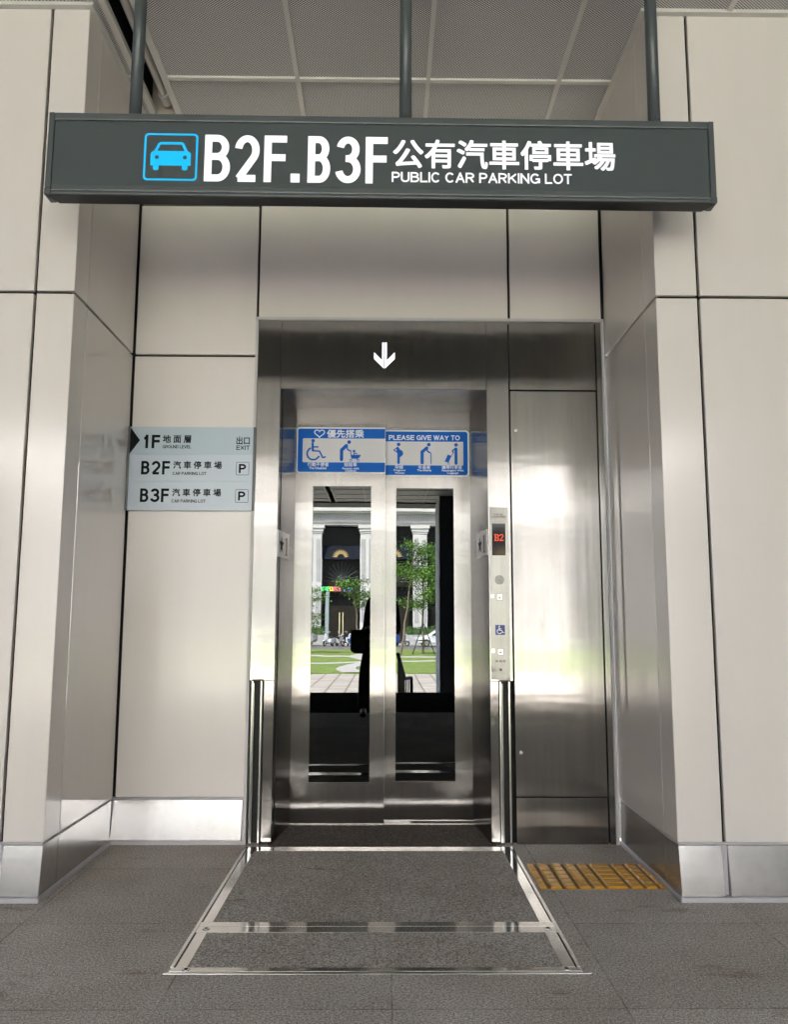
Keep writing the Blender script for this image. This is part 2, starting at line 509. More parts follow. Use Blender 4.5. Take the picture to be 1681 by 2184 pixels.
def caps(bb, string, x0, x1, z0, z1, y, mat, w=.14, gap=.11):
    """capital lettering set to fill a box; w = stroke width relative to the cap height"""
    h = z1 - z0; t = w * h
    adv = 0; place = []
    for ch in string:
        if ch == ' ':
            adv += .36; continue
        wd = CAPS[ch][0]
        place.append((ch, adv, wd)); adv += wd + w * .85 + gap
    total = place[-1][1] + place[-1][2]
    sx = (x1 - x0 - t) / max(total, 1e-6)
    for ch, a, wd in place:
        for line in CAPS[ch][1]:
            pts = []
            for k, (u, v) in enumerate(line):
                pts.append((x0 + t / 2 + (a + u * wd) * sx, z0 + t / 2 + v * (h - t)))
            # square ends run to the full cap height
            for e, o in ((0, 1), (-1, -2)):
                p, q = Vector(pts[e]), Vector(pts[o])
                if line[0] == line[-1]:
                    break
                d = (p - q)
                if d.length > 0 and (abs(d.y) > .9 * d.length or abs(d.x) > .98 * d.length) and (line[e][1] in (0, 1) or ch in 'EFLT'):
                    if line[e][1] in (0, 1) and abs(d.y) > .9 * d.length or (ch in 'EFLTZ' and abs(d.x) > .9 * d.length):
                        p2 = p + d.normalized() * t / 2; pts[e] = (p2.x, p2.y)
            pts = [p for k, p in enumerate(pts) if k == 0 or (Vector(p) - Vector(pts[k - 1])).length > t * .02]
            ribbon2(bb, pts, t, y, mat)

_gl = {}
def glyphs(string, font=None):
    if string in _gl:
        return _gl[string]
    c = bpy.data.curves.new('glyph', 'FONT')
    c.body = string; c.size = 1.0; c.resolution_u = 4
    o = bpy.data.objects.new('glyph', c)
    COL.objects.link(o)
    bpy.context.view_layer.update()
    dg = bpy.context.evaluated_depsgraph_get()
    me = bpy.data.meshes.new_from_object(o.evaluated_get(dg))
    vs = [(v.co.x, v.co.y) for v in me.vertices]
    fs = [tuple(p.vertices) for p in me.polygons]
    bpy.data.meshes.remove(me)
    bpy.data.objects.remove(o); bpy.data.curves.remove(c)
    _gl[string] = (vs, fs)
    return _gl[string]

def tag(o, label, cat, group=None):
    o['label'] = label; o['category'] = cat
    if group:
        o['group'] = group
    return o
def thing(name, loc, label, cat, group=None, rz=0.0):
    o = bpy.data.objects.new(name, None)
    o.empty_display_size = .1
    COL.objects.link(o)
    o.location = loc; o.rotation_euler = (0, 0, rz)
    return tag(o, label, cat, group)
def structure(o):
    o['kind'] = 'structure'
    return o
def quick(name, parent, mat, *boxes, bevel=0.0):
    b = MB()
    for bx in boxes:
        b.box(*bx, mat)
    return b.build(name, parent, bevel)
def copy_tree(o, parent=None):
    c = o.copy(); COL.objects.link(c)
    if parent is not None:
        c.parent = parent
    for ch in list(o.children):
        copy_tree(ch, c)
    return c

# ------------------------------------------------------------------ key dimensions (metres; the lift wall is y = 0, floor z = 0)
ZC, ZJ, YP = 3.6955, 2.405, -.779
XL, XR = -1.298, 1.128
G = .006                                   # half a panel joint
YF = -.0165                                # front face of the lift frame

# ------------------------------------------------------------------ ground, floor, ceiling, roof
b = MB()
b.box(-30, 30, -7.354, .9, -.35, 0, 'granite')
structure(b.build('floor'))
b = MB(); b.box(-6.9, 5.1, -7.36, -4.75, -.1, .004, 'floor_darkening'); structure(b.build('painted_dark_floor'))  # black sheet added to darken the floor's reflection in the door glass
b = MB()
for k in range(1, 6):
    b.box(-4, .12, -7.354 - .3 * k, -7.3545 - .3 * (k - 1), -1.1, -.19 * k, 'granite')
structure(b.build('steps'))
MT['blocker_dark'] = pmat('blocker_black', (.045, .043, .042), .6)  # very dark so the added walls bounce little light
MT['plaza'] = ground_mat('plaza_paving', (.39, .355, .31), (.54, .495, .43), 1.3, .62)
MT['grass'] = ground_mat('lawn_grass', (.09, .145, .022), (.205, .28, .055), 2.2)
MT['path'] = ground_mat('pale_path', (.36, .35, .33), (.48, .46, .44), 3)
MT['asphalt'] = ground_mat('asphalt', (.10, .10, .105), (.17, .17, .175), 4)
b = MB(); b.box(-260, 260, -260, 120, -1.4, -1.1, 'plaza')
structure(b.build('ground'))
b = MB(); b.box(-70, 70, -57.2, -28.9, -1.095, -1.06, 'grass')
structure(b.build('lawn'))
def ribbon(pts, w, z, mat, name):
    bb = MB(); n = len(pts); vs = []
    for i, p in enumerate(pts):
        a = Vector(pts[max(0, i - 1)]); c = Vector(pts[min(n - 1, i + 1)])
        d = (c - a).normalized(); q = Vector((-d.y, d.x)) * w / 2
        vs += [(p[0] + q.x, p[1] + q.y, z), (p[0] - q.x, p[1] - q.y, z), (p[0] + q.x, p[1] + q.y, z - .06), (p[0] - q.x, p[1] - q.y, z - .06)]
    fs = []
    for i in range(n - 1):
        o = 4 * i
        fs += [(o, o + 1, o + 5, o + 4), (o + 1, o + 3, o + 7, o + 5), (o + 2, o, o + 4, o + 6)]
    bb.add(vs, fs, mat)
    return structure(bb.build(name))
ribbon([(x, -37.5 - 2.2 * math.sin(x * .22 + .4)) for x in range(-50, 51, 1)], 1.1, -1.052, 'path', 'path')
ribbon([(x, -46.0 + 1.9 * math.sin(x * .19 + 1.2)) for x in range(-50, 51, 1)], 1.5, -1.046, 'path', 'path')
ribbon([(-1.3 - .5 * math.sin(t * .5), -29.2 - t) for t in range(0, 20)], .9, -1.040, 'path', 'path')
b = MB(); b.box(-120, 120, -68.6, -57.2, -1.095, -1.085, 'asphalt')
structure(b.build('road'))
b = MB(); b.box(-120, 120, -72.2, -68.6, -1.095, -.96, 'path')
structure(b.build('pavement'))

ce = bpy.data.objects.new('ceiling', None); COL.objects.link(ce); structure(ce)
SL0, SL1 = -1.232, -1.096                  # the lamp slot between two rails
b = MB()
b.box(SL1, 7, -8.6, .3, ZC + .012, ZC + .016, 'expanded')
b.box(SL1, 2.75, -13.4, -8.6005, ZC + .012, ZC + .016, 'expanded')  # narrow strip only; the open sides let light in
b.box(-2.75, SL0, -13.4, -8.6005, ZC + .012, ZC + .016, 'expanded')
b.box(-7, SL0, -8.6, .3, ZC + .012, ZC + .016, 'expanded')
b.build('expanded_metal_panel', ce)
def rail(x0, x1, y0, y1, z0=0.0, z1=.022):
    quick('ceiling_rail', ce, 'ceil_rail', (x0, x1, y0, y1, ZC + z0, ZC + z1))
for k in range(-11, 11):
    xx = .2012 + .645 * k
    if -1.3 < xx < -.9:
        continue
    rail(xx - .0105, xx + .0105, -13.38 if abs(xx) < 2.7 else -8.59, .29)
rail(SL0 - .015, SL0 + .015, -13.38, -.045, -.002, .03)
rail(SL1 - .016, SL1 + .016, -13.38, -.045, -.002, .03)
for k in range(23):
    yy = -.335 - .6 * k
    rail(SL1 + .016, 6.95 if yy > -8.5 else 2.7, yy - .012, yy + .012, .0013, .02)
    rail(-6.95 if yy > -8.5 else -2.7, SL0 - .015, yy - .010, yy + .010, .0013, .02)
# edge trims along the cladding
rail(-12, XL + .021, YP - .027, YP - .0005, -.004, .02)
rail(XL + .0005, XL + .0225, YP - .0005, -.001, -.004, .02)
rail(XR - .024, 12, YP - .027, YP - .0005, -.004, .02)
rail(XR - .0255, XR - .0005, YP - .0005, -.001, -.004, .02)
b = MB()
b.box(SL0 - .03, SL0 - .0155, -13.3, -.045, ZC + .031, ZC + .22, 'dark_gap')
b.box(SL1 + .017, SL1 + .03, -13.3, -.045, ZC + .031, ZC + .22, 'dark_gap')
b.box(SL0 - .03, SL1 + .03, -13.3, -.045, ZC + .2205, ZC + .235, 'dark_gap')
b.box(SL0 - .015, SL1 + .016, -.044, -.03, ZC, ZC + .22, 'slot_in')
b.build('lamp_slot', ce)
b = MB()
RG = pmat('roof_grey', (.16, .16, .165), .7)
b.box(-7.3, 7.3, -8.65, 3.0, ZC + .25, ZC + .75, RG); b.box(-2.8, 2.8, -13.45, -8.6505, ZC + .25, ZC + .75, RG)  # canopy sides cut back in shape to let more light into the porch
structure(b.build('roof'))
b = MB(); b.box(-7.3, -7.0, -13.4, .9, -1.1, ZC + .2, 'blocker_dark'); structure(b.build('light_blocker_wall'))  # added unseen wall, keeps sideways light off the recess sides
b = MB(); b.box(5.2, 5.5, -13.4, .9, -1.1, ZC + .2, 'blocker_dark'); structure(b.build('light_blocker_wall'))  # second added wall, narrows the daylight coming from the right
b = MB(); FD = pmat('fascia_dark', (.05, .05, .052), .6)
b.box(-2.86, 2.86, -12.75, -13.452, ZC - .02, ZC + .8, FD); b.box(-7.36, -2.81, -8.75, -8.652, ZC - .02, ZC + .8, FD); b.box(2.81, 7.36, -8.75, -8.652, ZC - .02, ZC + .8, FD); b.box(-2.86, -2.805, -13.4515, -8.7505, ZC - .02, ZC + .8, FD); b.box(2.805, 2.86, -13.4515, -8.7505, ZC - .02, ZC + .8, FD)
structure(b.build('roof_edge'))

# tube lamp inside the slot
t = thing('tube_lamp', (-1.158, -.05, ZC + .06), 'unlit fluorescent tube lying in the dark ceiling slot behind the first sign pole', 'lamp')
b = MB(); b.tube((0, -.09, 0), (0, -1.28, 0), .019, .019, 'tube_glass', 14); b.build('tube', t, smooth=False)
b = MB(); b.tube((0, -.02, 0), (0, -.09, 0), .026, .026, 'tube_glass', 16); b.tube((0, -.0895, 0), (0, -.1, 0), .0285, .0285, 'frame_trim', 16)
b.build('lamp_holder', t, .002)
b = MB(); b.box(-.04, .036, -1.3, -.08, .035, .075, 'rail_dark'); b.build('fitting', t, .003)
for yy in (-.36, -.9):
    b = MB()
    b.box(-.032, -.022, yy - .025, yy + .025, -.012, .036, 'steel_edge'); b.box(.022, .032, yy - .025, yy + .025, -.012, .036, 'steel_edge')
    b.box(-.022, .022, yy - .006, yy + .006, .022, .0345, 'steel_edge')
    b.build('clip', t, .001)

# ------------------------------------------------------------------ clad walls
def pier(side):
    """left (side -1) or right (+1) clad pier: front panels, wrapped corner, return wall, skirting"""
    xc = XL if side < 0 else XR
    xj = -1.460 if side < 0 else 1.308
    yj = -.632
    lab = ('off-white panelled wall pier beside the small floor directory' if side < 0
           else 'off-white panelled wall pier beside the yellow tactile tiles')
    w = thing('clad_pier', (0, 0, 0), lab, 'wall')
    s = side
    def X(a, b_):
        return (min(a, b_), max(a, b_))
    def bx(bb, xa, xb, y0, y1, z0, z1, mat):
        x0, x1 = X(xa, xb); bb.box(x0, x1, y0, y1, z0, z1, mat)
    core = MB(); bx(core, xc + s * .035, xc + s * 4.85, YP + .035, .9, .001, ZC + .19, 'dark_gap'); core.build('core', w)
    T = .022
    heights = [(.214, ZJ - G), (ZJ + G, ZC + .01)]
    wide = 1.19
    for z0, z1 in heights:
        c = MB()                                              # corner sheet folded round the arris
        pts = [(xj - s * G, YP), (xc, YP), (xc, yj - .0015), (xc + s * T, yj - .0015), (xc + s * T, YP + T), (xj - s * G, YP + T)]
        c.prism(pts, 'z', z0, z1, 'panel'); c.build('corner_panel', w, .0035)
        c = MB(); bx(c, xc, xc + s * T, yj + .0015, -.012, z0, z1, 'panel_gloss'); c.build('return_panel', w, .003)
        xa = xj + s * G
        for k in range(3):
            xb = xa + s * wide
            c = MB(); bx(c, xa, xb, YP, YP + T, z0, z1, 'panel'); c.build('front_panel', w, .0035)
            xa = xb + s * 2 * G
    # skirting: steel plates between sealant beads
    zk0, zk1 = .020, .2025
    c = MB()
    def lean(bb, xa, xb, y0, d):
        x0, x1 = X(xa, xb)
        bb.prism([(y0 - d, zk0), (y0 + .012, zk0), (y0 + .012, zk1), (y0, zk1)], 'x', x0, x1, 'steel_dull')
    lean(c, xj - s * .010, xc + s * .003, YP + .003, .021); c.build('skirting_plate', w, .001)
    c = MB(); bx(c, xc + s * .003, xc + s * .012, YP + .0125, yj - .003, zk0, zk1, 'steel_dull'); c.build('skirting_plate', w, .001)
    c = MB(); bx(c, xc + s * .003, xc + s * .012, yj + .003, -.022, zk0, zk1, 'steel_dull'); c.build('skirting_plate', w, .001)
    xa = xj + s * .013
    for k in range(3):
        c = MB(); lean(c, xa, xa + s * 1.176, YP + .003, .021); c.build('skirting_plate', w, .001)
        xa += s * 1.202
    c = MB()
    for z0, z1, p in ((.0, .0195, -.026), (.203, .2135, .002)):
        c.prism([(xj + s * 3.6, YP + p), (xc + s * max(p, -.004), YP + p), (xc + s * max(p, -.004), -.0205), (xc + s * .02, -.0205), (xc + s * .02, YP + .02), (xj + s * 3.6, YP + .02)], 'z', z0, z1, 'sealant')
    xa = xj + s * .0015
    for k in range(3):
        bx(c, xa - s * .011, xa + s * .011, YP + .0035, YP + .02, .0195, .203, 'sealant'); xa += s * 1.202
    c.build('sealant_bead', w, .004)
    return w
pier(-1)
pier(1)

w = thing('recess_wall', (0, 0, 0), 'off-white panelled wall above and left of the lift doors at the back of the recess', 'wall')
quick('core', w, 'dark_gap', (-1.33, -.672, .035, .9, .001, ZC + .19), (-.672, 1.16, .035, .9, 2.62, ZC + .19))
for x0, x1, z0, z1 in ((-1.290, -.6735, .2145, ZJ - G), (-1.290, -.6735, ZJ + G, 3.22), (-1.290, -.6735, 3.232, ZC + .01), (-.6615, .631, 2.611, ZC + .01), (.643, 1.117, 2.611, ZC + .01)):
    quick('cladding_panel', w, 'panel', (x0, x1, 0, .022, z0, z1), bevel=.0035)
b = MB(); b.prism([(-.020, .0205), (.012, .0205), (.012, .2025), (.003, .2025)], 'x', -1.303, -.681, 'steel_dull'); b.build('skirting_plate', w, .001)
b = MB()
b.box(-1.318, -.6675, -.0235, .02, .0, .0195, 'sealant'); b.box(-1.318, -.6675, .0005, .02, .203, .2135, 'sealant')
b.box(-.6805, -.668, -.012, .02, .0198, .2028, 'sealant'); b.box(-1.320, -1.3035, -.022, .02, .0198, .2132, 'sealant')
b.build('sealant_bead', w, .004)

# ------------------------------------------------------------------ the lift entrance
lift = thing('lift_entrance', (0, 0, 0), 'brushed steel lift entrance with closed glazed doors and a lit down arrow above', 'lift')
XA, XB = -.5385, .513                       # opening
YD1, YD2 = .3422, .3857                     # left (nearer) and right door faces
DL, DR = -.493, .4675                       # inner ends of the splayed reveals
ZH = 2.228
TOP = 2.592
b = MB()                                    # pale trim round the frame
b.box(-.6725, -.6585, -.019, .03, 0, TOP, 'frame_trim'); b.box(1.1085, 1.124, -.021, .03, 0, TOP, 'frame_trim')
b.box(-.6725, 1.124, -.0195, .03, TOP + .0005, 2.609, 'frame_trim')
b.build('surround_trim', lift, .003)
# left jamb (post face + splayed reveal)
b = MB()
b.box(-.658, XA, YF, .02, .7655, TOP - .001, 'steel')
b.box(-.5875, XA, YF, .02, .001, .765, 'steel')
b.prism([(XA + .0005, YF + .0015), (DL, YD1 + .01), (DL - .03, YD1 + .01), (XA - .03, YF + .03)], 'z', .001, TOP - .3642, 'steel')
b.build('jamb', lift, .0015)
b = MB()
b.box(XB, .6265, YF, .02, .7655, TOP - .001, 'steel')
b.box(XB, .5545, YF, .02, .001, .765, 'steel')
b.prism([(XB - .0005, YF + .0015), (DR, YD2 + .01), (DR + .03, YD2 + .01), (XB + .03, YF + .03)], 'z', .001, TOP - .3642, 'steel')
b.build('jamb', lift, .0015)
# barrier channels let into both posts
for xa, xb in ((-.648, -.5905), (.557, .6145)):
    b = MB()
    b.box(xa, xb, .02, .03, .0, .766, 'rubber')
    m_ = (xa + xb) / 2
    b.box(xa, xa + .010, YF - .006, .0199, .0, .7645, 'steel_edge'); b.box(xb - .014, xb - .004, YF - .006, .0199, .0, .7645, 'steel_edge')
    b.box(xb - .0035, xb, YF - .002, .0199, .0, .7645, 'rubber'); b.box(xa + .0105, xa + .016, YF - .010, .0199, .0, .755, 'steel_edge')
    b.box(xa, xb, YF - .004, .0199, .7648, .7722, 'print_brown')
    b.build('barrier_channel', lift, .0015)
b = MB(); b.box(XA + .001, XB - .001, YF + .0008, .02, ZH + .001, TOP - .001, 'steel')
hd = b.build('header', lift, .0015)
b = MB()
ca, yy = -.0095, YF + .0002
for s in (-1, 1):
    b.poly([(ca + s * .0022, 2.4752), (ca + s * .0122, 2.4752), (ca + s * .0122, 2.381), (ca + s * .0535, 2.4235), (ca + s * .0535, 2.3885), (ca + s * .0022, 2.3365)][::s], yy, 'arrow_white')
b.build('down_arrow', hd)
b = MB()
b.prism([(XA + .0015, YF + .003), (DL, YD2), (DR, YD2), (XB - .0015, YF + .003)], 'z', ZH - .0005, ZH + .02, 'steel')
b.build('soffit', lift)

def door(x0, x1, y, z0, wx0, wx1, wz0, wz1, name='door'):
    T = .035
    bb = MB()
    top = ZH + .06
    for a0, a1, c0, c1 in ((x0, x1, z0, wz0), (x0, x1, wz1, top), (x0, wx0, wz0, wz1), (wx1, x1, wz0, wz1)):
        bb.box(a0, a1, y, y + T, c0, c1, 'steel')
    # weld the four rails into one sheet: same plane, butt-jointed
    d = bb.build(name, lift)
    g = MB()
    g.box(wx0 - .004, wx1 + .004, y + .006, y + .010, wz0 - .004, wz1 + .004, 'glass')
    g.build('window', d)
    return d
dl = door(-.60, -.0035, YD1, .004, -.398, -.0797, .2155, 1.7875)
dr = door(-.03, .56, YD2, .004, .0585, .376, .2145, 1.785)
b = MB(); b.box(-.0045, -.0031, YD1 - .001, YD1 + .034, .004, ZH + .05, 'steel_edge'); b.build('edge_strip', dl)

# priority stickers across both doors
YS1, YS2 = YD1 - .0006, YD2 - .0006
W_, B_, F_ = 'st_white', 'st_blue', 'st_field'
def fx(c): return -.4905 + (c - 0) * .0002905                 # zoomed-photo x -> metres on the left sticker
def person_round(bb, cx, z0, z1, w, y):
    bb.stroke([(cx, z0 + w / 2), (cx, z1 - w / 2)], w, y, B_)
b = MB()
b.rrect(-.4910, -.0040, 1.8610, 2.1170, .014, YS1, W_, (1, 0, 0, 1))
b.rrect(-.4860, -.0040, 1.8665, 2.1095, .012, YS1, B_, (1, 0, 0, 1))
b.rrect(-.4585, -.0040, 1.9205, 2.0540, .006, YS1, W_, (1, 0, 0, 1))
b.rrect(-.4565, -.0040, 1.9225, 2.0520, .006, YS1, F_, (1, 0, 0, 1))
# heart outline
pts = []
for i in range(40):
    t_ = 2 * math.pi * i / 40
    hx = 16 * math.sin(t_) ** 3; hz = 13 * math.cos(t_) - 5 * math.cos(2 * t_) - 2 * math.cos(3 * t_) - math.cos(4 * t_)
    pts.append((-.367 + hx * .00172, 2.0835 + hz * .00148))
b.stroke(pts, .0052, YS1, W_, closed=True)
b.text('優先搭乘', -.326, -.122, 2.058, 2.104, YS1, W_, .022)
# wheelchair user
def wheelchair(bb, cx, cz, k, y, mat):
    """k = height scale; cx, cz = wheel centre"""
    bb.arc(cx, cz, .30 * k, .085 * k, 112, 338, y, mat)
    bb.disc(cx - .02 * k, cz + .64 * k, .085 * k, y, mat)
    bb.stroke([(cx - .04 * k, cz + .52 * k), (cx - .03 * k, cz + .16 * k)], .105 * k, y, mat)
    bb.stroke([(cx - .03 * k, cz + .14 * k), (cx + .30 * k, cz + .12 * k), (cx + .46 * k, cz - .20 * k), (cx + .58 * k, cz - .16 * k)], .075 * k, y, mat)
    bb.stroke([(cx, cz + .33 * k), (cx + .22 * k, cz + .33 * k)], .07 * k, y, mat)
wheelchair(b, -.3995, 1.968, .1135, YS1, B_)
# parent pushing a pram
y = YS1
b.disc(-.2030, 2.0335, .0105, y, B_)
b.stroke([(-.2440, 1.9355), (-.2440, 1.990)], .0185, y, B_); b.stroke([(-.2440, 1.988), (-.2185, 2.0135)], .0195, y, B_)
b.stroke([(-.2150, 2.018), (-.2120, 1.992), (-.1940, 1.983)], .0078, y, B_); b.stroke([(-.1945, 1.984), (-.1895, 1.9465)], .0045, y, B_)
b.poly([(-.1895, 1.962), (-.1385, 1.962), (-.1440, 1.948), (-.1560, 1.9405), (-.1880, 1.9405)], y, B_)
b.disc(-.1755, 1.9825, .0072, y, B_); b.stroke([(-.1755, 1.962), (-.1745, 1.972), (-.160, 1.968)], .0052, y, B_)
for xx in (-.1925, -.1525):
    b.arc(xx, 1.9310, .0064, .0026, 0, 360, y, B_)
b.stroke([(-.1880, 1.9395), (-.1935, 1.9345)], .003, y, B_); b.stroke([(-.160, 1.9395), (-.1535, 1.9345)], .003, y, B_)
b.text('行動不便者', -.4300, -.3145, 1.8960, 1.9195, y, W_, .015)
b.text('The Disabled', -.4215, -.3270, 1.8805, 1.8930, y, W_, .03)
b.text('娃娃車', -.2290, -.1595, 1.8960, 1.9190, y, W_, .015)
b.text('Parents with', -.2385, -.1475, 1.8800, 1.8915, y, W_, .03)
b.text('Children', -.2230, -.1635, 1.8665, 1.8790, y, W_, .03)
b.build('priority_sticker', dl)

b = MB(); y = YS2
b.rrect(-.0010, .4640, 1.8520, 2.1140, .018, y, W_, (0, 1, 1, 0))
b.rrect(-.0010, .4565, 1.8600, 2.1065, .014, y, B_, (0, 1, 1, 0))
b.rrect(-.0010, .4315, 1.9150, 2.0490, .005, y, W_, (0, 1, 0, 0))
b.rrect(-.0010, .4295, 1.9170, 2.0470, .005, y, F_, (0, 1, 0, 0))
caps(b, 'PLEASE GIVE WAY TO', .0165, .4135, 2.0575, 2.0855, y, W_, .19, .09)
# pregnant woman
b.disc(.0710, 2.0325, .0102, y, B_)
b.poly([(.0595, 2.0175), (.0680, 2.0190), (.0790, 2.0030), (.0920, 1.9960), (.0970, 1.9840), (.0950, 1.9740), (.0860, 1.9640), (.0785, 1.9600), (.0640, 1.9600), (.0630, 1.9830), (.0590, 1.9880)], y, B_)
b.stroke([(.0705, 1.9285), (.0705, 1.9630)], .0145, y, B_); b.stroke([(.0630, 2.0140), (.0440, 2.0000), (.0640, 1.9870)], .0058, y, B_)
# elderly person with a stick
b.disc(.2395, 2.0320, .0102, y, B_)
b.stroke([(.2020, 1.9290), (.2020, 1.9920)], .0180, y, B_); b.stroke([(.2020, 1.9900), (.2280, 2.0130)], .0180, y, B_)
b.stroke([(.2320, 2.0140), (.2310, 1.9950), (.2460, 1.9865)], .0074, y, B_)
b.stroke([(.2360, 1.9880), (.2480, 1.9870), (.2515, 1.9800), (.2515, 1.9240)], .0050, y, B_)
# traveller with a suitcase
b.disc(.3915, 2.0310, .0102, y, B_)
b.stroke([(.3910, 1.9260), (.3910, 2.0080)], .0165, y, B_); b.stroke([(.3880, 2.0120), (.3710, 1.9970), (.3760, 1.9870)], .0074, y, B_)
b.poly([(.3450, 1.9760), (.3660, 1.9690), (.3500, 1.9310), (.3290, 1.9390)], y, B_)
b.stroke([(.3760, 1.9860), (.3640, 1.9650)], .0032, y, B_); b.stroke([(.3270, 1.9385), (.3510, 1.9300)], .0030, y, B_); b.arc(.3500, 1.9250, .0048, .0022, 0, 360, y, B_)
b.text('孕婦', .0505, .0960, 1.8925, 1.9145, y, W_, .015)
b.text('Pregnant', .0445, .1090, 1.8780, 1.8915, y, W_, .03)
b.text('Women', .0500, .1045, 1.8655, 1.8765, y, W_, .03)
b.text('年長者', .1800, .2475, 1.8925, 1.9145, y, W_, .015)
b.text('The Elderly', .1740, .2545, 1.8775, 1.8915, y, W_, .03)
b.text('攜帶行李者', .3110, .4240, 1.8925, 1.9145, y, W_, .015)
b.text('Passengers With', .3120, .4330, 1.8770, 1.8910, y, W_, .03)
b.text('Luggage', .3410, .4040, 1.8640, 1.8765, y, W_, .03)
b.build('priority_sticker', dr)

# floor of the opening and the door track
b = MB(); b.box(-.55, .53, -.058, .42, -.02, .0035, 'granite_dark'); b.build('threshold', lift)
b = MB(); b.box(-.494, -.001, YD1 - .018, YD1 - .006, .0036, .007, 'steel_edge'); b.box(-.0005, .468, YD1 - .004, YD2 - .004, .0036, .0065, 'steel_edge'); b.box(.14, .468, YD2 - .016, YD2 - .012, .0066, .009, 'rubber'); b.build('door_track', lift)

# service panels right of the call panel
quick('side_panel', lift, 'steel', (.6315, 1.0745, YF, .02, ZH + .001, TOP - .002), bevel=.0015)
ap = quick('access_panel', lift, 'steel', (.6335, 1.0725, YF - .0005, .02, .2215, ZH - .006), bevel=.0015)
for zz in (2.017, .4273):
    b = MB(); b.tube((.6600, YF - .0035, zz), (.6600, YF + .001, zz), .0085, .0085, 'steel_edge', 20)
    b.box(.6590, .6610, YF - .0040, YF - .0030, zz - .005, zz + .005, 'black'); b.build('keyhole', ap)
quick('kick_plate', lift, 'steel', (.6335, 1.0725, YF, .02, .002, .2170), bevel=.0015)
quick('edge_strip', lift, 'steel', (1.0800, 1.1075, YF, .02, .002, TOP - .002), bevel=.0015)
quick('backing', lift, 'dark_gap', (.6145, 1.109, .021, .04, .0, TOP), (.513, .6145, .031, .04, .78, TOP), (-.659, -.53, .031, .04, .0, TOP))
quick('shaft_wall', lift, 'dark_gap', (-.68, .60, .46, .6, -.2, 2.6), (-.68, -.605, .041, .4595, -.2, 2.6), (.57, .64, .041, .4595, -.2, 2.6))

# raised-letter plates on the reveals
def star_plate(p0, p1, ya, yb, za, zb, flip):
    """plate on a splayed reveal; local x runs from the front edge (0) to the door"""
    d = Vector((p1[0] - p0[0], p1[1] - p0[1], 0)); L = d.length; d.normalize()
    n = Vector((d.y, -d.x, 0)) * (1 if flip > 0 else -1)      # towards the opening
    bb = MB()
    def on(u, z, h):
        q = Vector((p0[0], p0[1], 0)) + d * u + n * h
        return (q.x, q.y, z)
    def pl(pts, h, mat):
        bb.add([on(u, z, h) for u, z in pts], [tuple(range(len(pts)))], mat)
    u0, u1 = ya, yb
    q = [(u0, za), (u1, za), (u1, zb), (u0, zb)]
    vs = [on(u, z, .0) for u, z in q] + [on(u, z, .0025) for u, z in q]
    bb.add(vs, [(4, 5, 6, 7), (0, 1, 5, 4), (1, 2, 6, 5), (2, 3, 7, 6), (3, 0, 4, 7)], 'plate')
    W = u1 - u0; H = zb - za
    # star sits nearer the front edge on the left, nearer the door on the right
    sc = u0 + W * .30 if flip > 0 else u0 + W * .72
    oc = u0 + W * .74 if flip > 0 else u0 + W * .30
    star = []
    for i in range(10):
        a = R(90 + 36 * i); rr = 1.0 if i % 2 == 0 else .40
        star.append((sc + rr * W * .21 * math.cos(a), za + H * .47 + rr * H * .40 * math.sin(a)))
    pl(star, .0030, 'black')
    e = W * .055; 
    pl([(oc - e, za + H * .16), (oc + e, za + H * .16), (oc + e, za + H * .82), (oc - e, za + H * .82)], .0030, 'wine')
    pl([(oc - W * .13, za + H * .12), (oc + W * .13, za + H * .12), (oc + W * .13, za + H * .165), (oc - W * .13, za + H * .165)], .0031, 'wine')
    fl = 1 if flip > 0 else -1
    pl([(oc - fl * W * .13, za + H * .70), (oc - fl * e, za + H * .745), (oc - fl * e, za + H * .82)], .0031, 'wine')
    return bb.build('braille_plate', lift)
star_plate((XA + .0005, YF + .0015), (DL, YD1 + .01), .004, .235, 1.373, 1.505, 1)
star_plate((XB - .0005, YF + .0015), (DR, YD2 + .01), .010, .228, 1.386, 1.513, -1)

# ------------------------------------------------------------------ call panel
cp = thing('call_panel', (0, 0, 0), 'narrow steel lift call panel with red B2 display on the right door post', 'call panel')
y = YF - .004
quick('face_plate', cp, steel_mat('call_plate_steel', (.22, .213, .195), .36, .6, .3), (.5205, .6130, y, YF - .0003, .7735, 1.6210), bevel=.001)
b = MB()
b.text('如遇火警', .5420, .5870, 1.5805, 1.5905, y - .0003, 'print_brown', .03)
b.text('切勿使用電梯', .5305, .6005, 1.5675, 1.5785, y - .0003, 'print_brown', .03)
caps(b, 'IN CASE OF FIRE', .5400, .5900, 1.5590, 1.5630, y - .0003, 'print_grey'); caps(b, 'DO NOT USE THE ELEVATOR', .5300, .6010, 1.5520, 1.5560, y - .0003, 'print_grey')
b.build('fire_notice', cp)
b = MB()
b.text('服 務 鈴', .5400, .5925, .8560, .8680, y - .0003, 'print_brown', .03); caps(b, 'SERVICE BELL', .5470, .5850, .8490, .8525, y - .0003, 'print_grey')
b.build('bell_notice', cp)
b = MB(); b.box(.5310, .5985, y - .0012, y + .001, 1.3800, 1.5400, 'screen')
ds = b.build('display', cp)
b = MB()
def dots(rows, x0, x1, z0, z1):
    nr, nc = len(rows), len(rows[0])
    for i, row in enumerate(rows):
        for j, ch in enumerate(row):
            if ch == '#':
                b.disc(x0 + (j + .5) * (x1 - x0) / nc, z1 - (i + .5) * (z1 - z0) / nr, .52 * (x1 - x0) / nc, y - .0014, 'led_red', 8)
dots(["######.", ".##..##", ".##..##", ".#####.", ".##..##", ".##..##", "######."], .5415, .5660, 1.4515, 1.4870)
dots([".####..", "##..##.", "....##.", "...##..", "..##...", ".##..#.", "######."], .5675, .5925, 1.4515, 1.4870)
